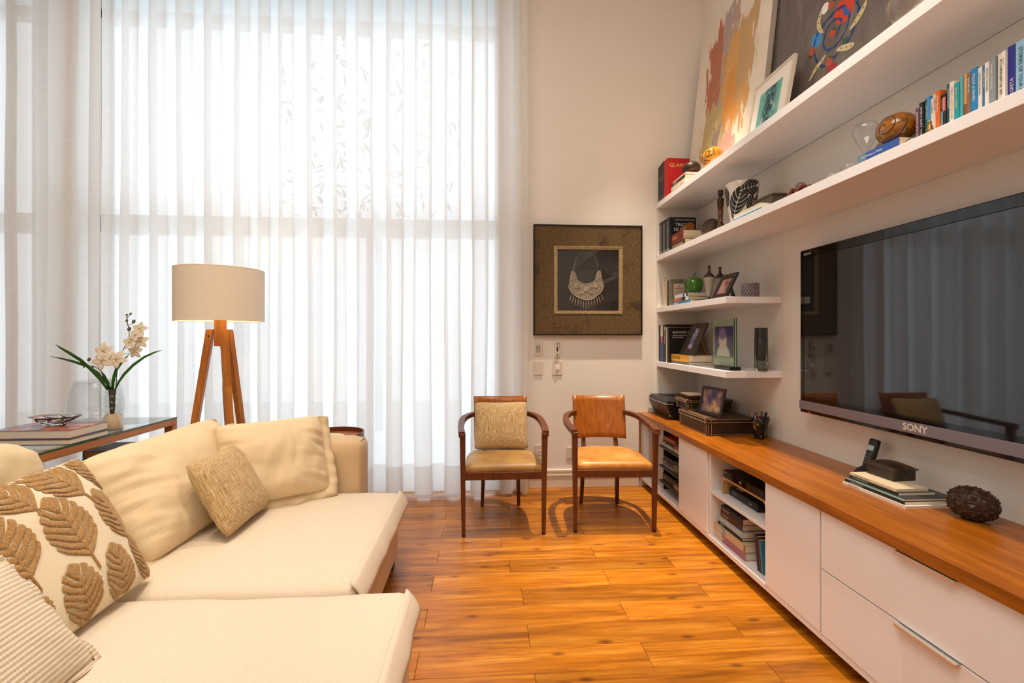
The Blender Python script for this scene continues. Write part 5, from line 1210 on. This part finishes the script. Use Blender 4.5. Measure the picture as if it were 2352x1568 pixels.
photo_frame('dark frame with blurred violet photo in front of the leather boxes', (1.578, 3.075, ZC + .115), .25, .195, .20, .020, mat('frame_graphite', '#2c2522', .4), photo_mat('photo_night', ['#26203e', '#4a3e6e', '#8a6a62', '#d0a878'], 11, 5), rz=math.radians(8))
# pen cup
cpx, cpy = 1.800, 2.845
pc = thing('pen_cup', 'dark flared glass cup with gold marks holding pens', 'cup', (cpx, cpy, ZC))
m_cup = mat('cup_tortoise', '#1c1410', .12, spec=.6, trans=.1); t = NT(m_cup); f = t.noise(t.coord(), 20, 2, .5, .6); t.base(t.ramp(f, [(.54, '#120d0a'), (.60, '#7a5a18'), (.70, '#b08a2c')]))
MB().lathe([(.0, 0), (.040, 0), (.042, .006), (.041, .05), (.045, .09), (.057, .132), (.054, .133), (.042, .09), (.037, .05), (.036, .008), (.0, .008)], 36, cap=False).build('cup', m_cup, pc, True)
for n, c_, r_, p0, p1 in [('yellow pencil leaning at the left rim of the pen cup', '#d99a1c', .0042, (-.012, .025, .012), (-.030, .046, .158)), ('black pencil with pink tip standing tall in the pen cup', '#1c1a1a', .0040, (-.010, .0, .012), (-.022, .018, .178)), ('blue pen short at the left of the pen cup', '#2a4a9a', .0042, (-.02, .01, .012), (-.042, .012, .145)),
                       ('black and white pencil tallest in the middle of the pen cup', '#2a2624', .0040, (.0, -.005, .012), (.008, -.004, .190)), ('red pen in the front of the pen cup', '#b8203a', .0048, (-.01, -.01, .012), (-.030, -.028, .148)), ('white pen in the middle of the pen cup', '#c9c4c0', .0042, (-.015, .005, .012), (-.038, -.006, .150)),
                       ('grey pen slanting right in the pen cup', '#5a6268', .0038, (.005, -.005, .012), (.020, -.020, .172)), ('fat navy marker at the right of the pen cup', '#1a1c38', .0085, (-.004, -.014, .014), (.016, -.040, .176)), ('brown pencil at the right rim of the pen cup', '#6a3a28', .0040, (.01, -.012, .012), (.030, -.044, .160)), ('green pencil at the back of the pen cup', '#4a6a1c', .0042, (.012, .008, .012), (.038, .028, .150))]:
    t = thing('pencil' if 'pencil' in n else 'pen', n, 'pen', (cpx, cpy, ZC), 0, 'pens in the dark cup')
    a, b = Vector(p0), Vector(p1); MB().tube([a, a + (b - a) * .93], r_, 10).build('barrel', cm(c_, .35), t, 40)
    MB().tube([a + (b - a) * .93, b], [r_ * .95, r_ * .6], 10).build('tip', mat('pen_tip_pink', '#c98a6a', .5) if 'pencil' in n else cm(c_, .3), t, 40)
# stack of magazines
GM = 'magazines on the worktop'
z = ZC
for n, x0, yn, yf, wd, tk, c_, tt, tcl in [('white art book at the bottom of the worktop magazine stack', 1.615, 1.640, 1.945, .225, .0115, '#e6ddd0', 'RENE MAGRITTE', m_textk), ('black magazine with white title second from bottom on the worktop', 1.622, 1.652, 1.942, .225, .0125, '#1c1a1a', 'I LOVE SAO PAULO', m_textw), ('pale teal magazine in the middle of the worktop stack', 1.624, 1.655, 1.940, .215, .0085, '#9cc4bc', 'Oxford English', m_textk),
        ('dark grey book second from top on the worktop stack', 1.634, 1.692, 1.930, .155, .0125, '#2a2a2c', 'The World of Interiors', m_textw), ('cream paperback on top of the worktop magazine stack', 1.634, 1.700, 1.928, .135, .0115, '#e0cfae', 'VIVER BEM PARA SEMPRE', m_textk)]:
    teal = 'teal' in n
    book(n, (x0, (yn + yf) / 2, z), wd, tk, yf - yn, '#3a3c3a' if teal else c_, True, band=[(0, 1, c_)] if teal else None, group=GM, title=tt, tcol=tcl, soft=True, pages=m_pages_w, tsize=tk * .62, cat='magazine' if 'magazine with' in n or 'teal' in n else 'book'); z += tk
lidded('small dark stone lidded box on the magazine stack', (1.755, 1.852, z), .125, .105, .044, math.radians(2), m_stone, m_stone)
ph = thing('cordless_phone', 'black cordless phone standing in its cradle behind the magazines', 'phone', (1.812, 2.03, ZC))
trap('cradle', -.05, .045, 0, -.03, .04, .045, -.05, .05, -.035, .035, m_black, ph)
hs = MB().box(-.012, .012, -.024, .024, 0, .165, .010, 3, M=T(-.012, 0, .018) @ R3(0, .30, 0)).build('handset', m_black, ph, 40)
MB().box(-.0135, -.0115, -.016, .016, .108, .132, M=T(-.012, 0, .018) @ R3(0, .30, 0)).build('display', mat('lcd_grey', '#9fb4ae', .2), hs)
for j in range(4):
    for k in range(3): MB().box(-.0145, -.0115, -.015 + k * .011, -.007 + k * .011, .045 + j * .013, .053 + j * .013, .001, 1, M=T(-.012, 0, .018) @ R3(0, .30, 0)).build('key', mat('key_grey', '#5a5656', .4), hs)
# spiked egg
eg = thing('spiked_egg', 'dark brown ribbed egg ornament with rows of studs on the worktop', 'ornament', (1.768, 1.535, ZC), math.radians(22))
m_egg = mat('egg_brown', '#3a2618', .42); EL, ER = .068, .057
def ept(a, b, k=1.0):   # a along the long (y) axis -1..1, b around
    y = EL * math.sin(a * PI / 2); r = ER * math.cos(a * PI / 2) ** .9
    return Vector((r * k * math.cos(b), y * (1 + (k - 1) * .6), ER + r * k * math.sin(b)))
MB().grid(lambda u, v: ept(-.995 + 1.99 * v, 2 * PI * u), 40, 28, True).build('body', m_egg, eg, True)
s = MB()
NB = 11; NA = 6
for k in range(NB): s.tube([ept(-.96 + 1.92 * q / 20, 2 * PI * k / NB, 1.01) for q in range(21)], .0020, 5)
for j in range(1, NA): s.tube([ept(-1 + 2 * j / NA, 2 * PI * q / 32, 1.012) for q in range(32)], .0020, 5, closed=True)
o = s.build('ribs', m_egg, eg, True); o['kind'] = 'stuff'
s = MB()
for k in range(NB):
    for j in range(NA):
        a0, a1, b0, b1 = -1 + 2 * (j + .2) / NA, -1 + 2 * (j + .8) / NA, 2 * PI * (k + .2) / NB, 2 * PI * (k + .8) / NB
        if abs(a0) > .93 or abs(a1) > .93: continue
        q = [s.bm.verts.new(ept(a, b, 1.0)) for a, b in ((a0, b0), (a1, b0), (a1, b1), (a0, b1))]; tp = s.bm.verts.new(ept((a0 + a1) / 2, (b0 + b1) / 2, 1.11))
        for i in range(4): s.bm.faces.new((q[i], q[(i + 1) % 4], tp))
o = s.build('pyramids', m_egg, eg); o['kind'] = 'stuff'
s = MB()
for k in range(0, NB):
    for j in range(0, NA + 1):
        p = ept(max(-.97, min(.97, -1 + 2 * j / NA)), 2 * PI * k / NB, 1.04)
        if p.z > .006: s.sphere(.0050, T(*p), 8, 6)
o = s.build('studs', m_egg, eg, True); o['kind'] = 'stuff'

# ---- inside the cabinets
GC = 'books in the dark cabinet shelves'
ZL = .060
def stackc(z, ya, yb, x, items):
    for n, c_, tk, dl, tt, tcl in items:
        book(n, (x + dl, (ya + yb) / 2, z), .17, tk, (yb - ya), c_, True, group=GC, title=tt, tcol=tcl or m_textw, tsize=tk * .6); z += tk
za, zb, zc_ = ZL + .381, ZL + .227, ZL + .107
stackc(za, 3.335, 3.530, 1.430, [('white-spined book at the bottom of the left pile on the upper dark shelf', '#c9c4b8', .022, .0, 'MUNDO', m_textk), ('black book in the middle of the left pile on the upper dark shelf', '#1e1a1a', .018, .0, 'HISTORIA', None), ('orange paperback topping the left pile on the upper dark shelf', '#b4501c', .032, .012, None, None)])
stackc(za, 3.175, 3.318, 1.430, [('white-spined book at the bottom of the right pile on the upper dark shelf', '#d6cfc4', .022, 0, 'BOX', m_textk), ('red book in the middle of the right pile on the upper dark shelf', '#a8301c', .024, .004, None, None), ('black book topping the right pile on the upper dark shelf', '#201c1a', .020, .008, None, None)])
stackc(zb, 3.335, 3.530, 1.430, [('silver-grey book at the bottom of the left pile on the middle dark shelf', '#8a8688', .022, 0, None, None), ('dark brown book in the left pile on the middle dark shelf', '#2e221c', .026, 0, 'CONTOS', m_textg), ('black book topping the left pile on the middle dark shelf', '#1c1614', .028, .006, None, None)])
stackc(zb, 3.175, 3.318, 1.430, [('dark green book at the bottom of the right pile on the middle dark shelf', '#26362e', .022, 0, 'ANAIS', m_textw), ('tan book in the right pile on the middle dark shelf', '#a87838', .014, 0, None, None), ('brown book with pale title in the right pile on the middle dark shelf', '#3a2c24', .026, 0, 'BRASIL', None), ('dark book topping the right pile on the middle dark shelf', '#221c1a', .022, .004, None, None)])
stackc(zc_, 3.335, 3.530, 1.430, [('dark brown book at the bottom of the left pile on the lower dark shelf', '#3a2418', .022, 0, None, None), ('umber book in the left pile on the lower dark shelf', '#4a3022', .022, .0, 'CLASSICOS', m_textg), ('black book topping the left pile on the lower dark shelf', '#1a1412', .016, .0, None, None)])
stackc(zc_, 3.175, 3.318, 1.430, [('ochre book with white lettering under the right pile on the lower dark shelf', '#b08020', .032, 0, 'ACONT', m_textw), ('dark brown book topping the right pile on the lower dark shelf', '#3a2a1c', .026, 0, None, None)])
# niche: players and books
NZ = ZL + .300
rs = thing('plywood_riser', 'bent plywood riser bridging the router in the cabinet niche', 'riser', (1.435, 2.43, NZ))
P = [(-.215, 0)] + [(-.215, .075)] + [(-.19 - .025 * math.cos(a), .075 + .030 * math.sin(a)) for a in [PI / 2 * k / 6 for k in range(1, 7)]] + [(.19 + .025 * math.sin(a), .075 + .030 * math.cos(a)) for a in [PI / 2 * k / 6 for k in range(7)]] + [(.215, 0)]
Q = [(a * (1 - .010 / .215), b - (.010 if b > .08 else 0) - (.0 if b > .02 else 0)) for a, b in P][::-1]
s = MB(); s.prism([(-a, b) for a, b in P] + [(-a, b) for a, b in Q], .26, M=Matrix(((0, 0, 1, 0), (1, 0, 0, 0), (0, 1, 0, 0), (0, 0, 0, 1)))); s.build('bridge', m_plywood, rs)
vp_ = thing('disc_player', 'slim black disc player on top of the plywood riser', 'player', (1.430, 2.425, NZ + .1055))
MB().box(0, .22, -.195, .195, .004, .046, .002, 1).build('casing', m_black, vp_)
MB().box(-.002, .0, -.08, .19, .006, .044, .001, 1).build('front_panel', m_gloss, vp_)
MB().box(-.003, .0, .090, .12, .012, .040).build('front_strip', mat('strip_black', '#030303', .2), vp_)
text('logo_lettering', 'SONY', .010, m_textw, vp_, (-.0026, .182, .034), (0, -1, 0), (0, 0, 1)); text('logo_lettering', 'BD', .014, m_textw, vp_, (-.0026, .02, .024), (0, -1, 0), (0, 0, 1))
for y in (-.17, .17): MB().box(.02, .05, y - .012, y + .012, 0, .004).build('foot', m_rubber, vp_)
rt = thing('cable_box', 'black cable box with white sticker under the plywood riser', 'cable box', (1.465, 2.475, NZ))
MB().box(0, .17, -.135, .150, .003, .046, .006, 2).build('casing', m_black, rt, 40)
MB().box(.03, .075, .06, .125, .0458, .0466).build('sticker', mat('sticker_white', '#c4beb6', .6), rt)
text('logo_lettering', 'vivo', .014, m_textw, rt, (-.0005, -.06, .024), (0, -1, 0), (0, 0, 1))
for k in range(4): MB().box(-.0006, .0004, .07 + k * .016, .074 + k * .016, .026, .029).build('indicator', mat('led_blue', '#6a8ad0', .3, emit='#6a9aff', estr=.3), rt)
for y in (-.11, .12): MB().box(.02, .05, y - .01, y + .01, 0, .004).build('foot', m_rubber, rt)
mb_ = thing('modem', 'small black modem box at the right side of the cabinet niche shelf', 'modem', (1.445, 2.200, NZ))
MB().box(0, .12, -.03, .010, .0, .050, .004, 2).build('casing', m_black, mb_, 40); MB().box(-.0006, .001, -.02, .0, .02, .026).build('indicator', MATS['led_blue'], mb_)
z = ZL + .028
GN = 'books stacked in the cabinet niche'
for n, c_, tk, yn, yf, dx, tt, tcl, bd in [('mauve fashion book with white title at the bottom of the niche stack', '#a86878', .045, 2.372, 2.700, .0, 'MODA', m_textw, [(.72, 1, '#d8c4a4')]), ('beige fashion book second from bottom in the niche stack', '#cbb490', .040, 2.372, 2.700, .0, 'MODA', m_textw, [(.0, .04, '#7a6a50'), (.62, .74, '#8aa0b0')]),
        ('slim black book in the middle of the niche stack', '#161414', .020, 2.415, 2.668, .008, 'PEDRAS', m_textw, None), ('pale blue book in the niche stack', '#9ab4c0', .034, 2.413, 2.660, .008, 'HISTORIA DA ARTE', m_textw, None), ('brown gilt volume under the navy one in the niche stack', '#4a2c1c', .034, 2.420, 2.645, .012, 'Ramses', m_textg, [(.0, .12, '#2a3050')]), ('navy gilt volume on top of the niche stack', '#1c2444', .036, 2.414, 2.640, .012, 'Ramses', m_textg, None)]:
    book(n, (1.415 + dx, (yn + yf) / 2, z), .15, tk, yf - yn, c_, True, group=GN, title=tt, tcol=tcl, band=bd, pages=m_pages_w, tsize=tk * .62); z += tk
for n, y, c_, H in [('dark blue video case leaning at the right of the niche', 2.300, '#2a3050', .185), ('brown video case leaning in the middle of the niche cases', 2.280, '#5a3020', .175), ('teal video case nearest the niche side panel', 2.262, '#2a7a98', .165)]:
    book(n, (1.425, y - .03, ZL + .030), .13, .014, H, c_, group='video cases leaning in the niche', tilt=-.16, soft=True, pages=m_pages_w, cat='video case')

# ---- on and under the console table
GT = 'books on the glass console'
bk2 = book('navy art book lying on the glass console under the other one', (-2.615, 2.722, .720), .42, .030, .255, '#22304a', True, 0, GT, pages=m_pages_w)
m_cov = mat('cover_sunset', '#4a4a7a', .2); t = NT(m_cov); t.base(t.ramp(t.noise(t.coord(), 6, 3, .6, 1.0), [(.35, '#3c4270'), (.5, '#7a5a78'), (.6, '#d06a4c'), (.75, '#e0a070')]))
bk1 = book('thick art book with glossy blue and orange cover on the glass console', (-2.615, 2.745, .750), .40, .045, .255, m_cov, True, 0, GT, pages=m_pages_w)
cb = thing('crystal_bowl', 'faceted clear crystal bowl on the glossy art book', 'bowl', (-2.40, 2.745, .795))
s = MB(); n_ = 8
def oct_ring(r, z, ph, sy=.72): return [s.bm.verts.new((r * math.cos(2 * PI * k / n_ + ph), r * sy * math.sin(2 * PI * k / n_ + ph), z)) for k in range(n_)]
rg = [oct_ring(.050, .0, 0), oct_ring(.062, .010, PI / 8), oct_ring(.082, .026, 0), oct_ring(.118, .050, PI / 8), oct_ring(.128, .056, PI / 8), oct_ring(.100, .048, PI / 8), oct_ring(.05, .022, PI / 8)]
for a, b in zip(rg, rg[1:]):
    for i in range(n_): s.bm.faces.new((a[i], a[(i + 1) % n_], b[(i + 1) % n_], b[i]))
s.bm.faces.new(rg[0][::-1]); s.bm.faces.new(rg[-1]); s.build('bowl', m_crystal, cb)
gv = thing('glass_vase', 'large clear bubbled glass vase behind the orchid', 'vase', (-2.56, 3.22, .720))
MB().lathe([(.0, .0), (.118, .0), (.138, .02), (.150, .08), (.148, .15), (.135, .22), (.112, .285), (.108, .288), (.132, .22), (.143, .15), (.144, .08), (.130, .024), (.0, .012)], 48, cap=False).build('body', m_glass_vase, gv, True)
ov = thing('bubble_neck_vase', 'clear glass vase with bubble neck and cream sand holding the orchid', 'vase', (-2.278, 2.985, .720))
op = [(.0, 0), (.052, 0), (.056, .006), (.053, .05), (.042, .095), (.032, .112), (.045, .118), (.052, .130), (.045, .142), (.032, .148), (.041, .154), (.047, .166), (.041, .178), (.030, .184), (.039, .190), (.045, .202), (.039, .214), (.030, .220), (.034, .228), (.035, .250)]
MB().lathe(op, 36, cap=False).build('glass_wall', m_glass_vase, ov, True)
MB().lathe([(.0, .005), (.047, .005), (.050, .012), (.047, .05), (.038, .088), (.030, .100), (.0, .102)], 32, cap=False).build('sand', mat('cream_sand', '#d8bfa0', .95), ov, True)
orc = thing('orchid', 'white artificial orchid with long green leaves in the bubble-neck vase', 'plant', (-2.278, 2.985, .720))
m_green = mat('leaf_blade', '#2c6a1c', .4); m_dgreen = mat('stem_green', '#33452a', .6); m_petal = mat('petal_white', '#f1e6d2', .6, sheen=.1); m_bud = mat('bud_olive', '#6a6a34', .6); m_lip = mat('lip_yellow', '#d8c060', .6)
def blade(pts, wd):
    s = MB(); A, B_ = [], []
    for i, p in enumerate(pts):
        p = Vector(p); a = Vector(pts[max(i - 1, 0)]); b = Vector(pts[min(i + 1, len(pts) - 1)]); d = (b - a).normalized(); q = d.cross(Vector((.3, 1, .1))).normalized()
        f = i / (len(pts) - 1); k = wd * (math.sin(PI * min(1, .18 + .82 * f)) ** .8) + .0004
        A.append(s.bm.verts.new(p + q * k + Vector((0, -.004, 0)))); B_.append((s.bm.verts.new(p), s.bm.verts.new(p - q * k + Vector((0, -.004, 0)))))
    for i in range(len(pts) - 1):
        s.bm.faces.new((A[i], A[i + 1], B_[i + 1][0], B_[i][0])); s.bm.faces.new((B_[i][0], B_[i + 1][0], B_[i + 1][1], B_[i][1]))
    o = s.build('leaf', m_green, orc, True); md = o.modifiers.new('thick', 'SOLIDIFY'); md.thickness = .0015
# photo detail px -> local metres in the plant's own plane
def op_(ex, ey, dy=0.0): return Vector(((ex - 1000) * .000662, dy, .250 + (725 - ey) * .000708))
blade([op_(975, 725), op_(960, 660), op_(930, 600), op_(900, 555)], .014)
blade([op_(985, 725, .01), op_(930, 655, .01), op_(860, 580, .015), op_(760, 520, .02), op_(640, 480, .02), op_(540, 455, .02), op_(430, 432, .02)], .010)
blade([op_(975, 725, -.01), op_(930, 640, -.02), op_(850, 540, -.03), op_(780, 465, -.04), op_(690, 400, -.05), op_(610, 355, -.05), op_(570, 325, -.05)], .012)
blade([op_(1010, 725), op_(1010, 660), op_(1025, 600), op_(1045, 540), op_(1100, 470), op_(1165, 405)], .013)
blade([op_(1030, 725), op_(1060, 660), op_(1110, 590), op_(1190, 510), op_(1290, 440), op_(1380, 400), op_(1450, 380)], .009)
st1 = [op_(1030, 720), op_(1040, 600), op_(1050, 500), op_(1085, 400), op_(1125, 320), op_(1150, 250), op_(1150, 200), op_(1135, 150), op_(1130, 110), op_(1128, 75)]
MB().tube(st1, .0022, 6).build('stem', m_dgreen, orc, True)
MB().tube([op_(1000, 720), op_(960, 640), op_(900, 560), op_(840, 520), op_(790, 515), op_(750, 505), op_(725, 490)], .0020, 6).build('stem', m_dgreen, orc, True)
MB().tube([op_(1040, 560), op_(1010, 510), op_(985, 470), op_(950, 440)], .0020, 6).build('stem', m_dgreen, orc, True)
for a, b in (((1085, 420), (1150, 405)), ((1140, 165), (1185, 145)), ((1130, 100), (1160, 65)), ((1150, 285), (1200, 270)), ((1200, 380), (1250, 345))): MB().tube([op_(*a), op_(*b)], .0015, 6).build('stem', m_dgreen, orc, True)
for x, y, r_ in ((1128, 72, .007), (1162, 63, .008), (1128, 122, .009), (1190, 130, .012), (1150, 195, .013), (725, 487, .009), (752, 525, .007), (795, 460, .012), (825, 528, .009), (868, 437, .010), (895, 505, .012)):
    MB().sphere(r_, T(*op_(x, y)) @ R3(0, .5, 0), 12, 8, (.75, .75, 1.1)).build('bud', m_bud, orc, True)
def flower(ex, ey, r, rot, tx, ty, dy):
    c_ = op_(ex, ey, dy); M = T(*c_) @ R3(PI / 2 + tx, ty, 0) @ R3(0, 0, rot)
    s = MB()
    for k in range(5):
        a = 2 * PI * k / 5; N = 6; V_ = []
        for i in range(N + 1):
            f = i / N; wv_ = r * .33 * math.sin(PI * min(1, .12 + .86 * f)) ** .8; zz = r * (.05 + .22 * f - .30 * f * f)
            rw = []
            for j, g_ in enumerate((-1, -.5, 0, .5, 1)):
                p = Vector((r * f, g_ * wv_, zz + .10 * r * (abs(g_) - .4) * (1 - f))); rw.append(s.bm.verts.new(M @ (R3(0, 0, a) @ p)))
            V_.append(rw)
        for i in range(N):
            for j in range(4): s.bm.faces.new((V_[i][j], V_[i + 1][j], V_[i + 1][j + 1], V_[i][j + 1]))
    fo = s.build('flower', m_petal, orc, True); md = fo.modifiers.new('thick', 'SOLIDIFY'); md.thickness = .001
    MB().sphere(r * .16, M @ T(0, 0, r * .12), 10, 8, (1, .8, .8)).build('lip', m_lip, fo, True)
for q in ((950, 385, .058, .3, -.2, -.1, -.02), (970, 465, .064, .9, -.1, .1, -.045), (1075, 455, .060, .1, -.2, .3, -.03), (1245, 195, .048, .4, -.2, .2, 0), (1225, 250, .046, 1.0, -.3, -.2, -.015), (1180, 310, .046, .2, -.2, -.2, -.02), (1265, 300, .050, .7, -.1, .3, -.01), (1205, 390, .046, .5, .1, .2, 0)): flower(*q)
rb = MB(); rr = random.Random(3)
rb.lathe([(.010, .100), (.014, .14), (.015, .20), (.019, .245), (.017, .252)], 16); rb.build('moss_wrap', mat('moss_dark', '#3c4038', .95), orc, True)
z = .420
for n, c_, tk, L in [('brown book at the bottom of the pile under the console', '#5a4c40', .048, .26), ('grey-brown book third from top in the pile under the console', '#4a4038', .040, .27), ('black-covered book second from top in the pile under the console', '#2a201c', .034, .27), ('glossy dark book on top of the pile under the console', '#2c1e16', .045, .25)]:
    book(n, (-2.462 - .006 * (tk > .044), 3.13, z), .235, tk, L, c_, True, 0, 'books under the console', pages=mat('tan_pages', '#a88458', .85)); z += tk
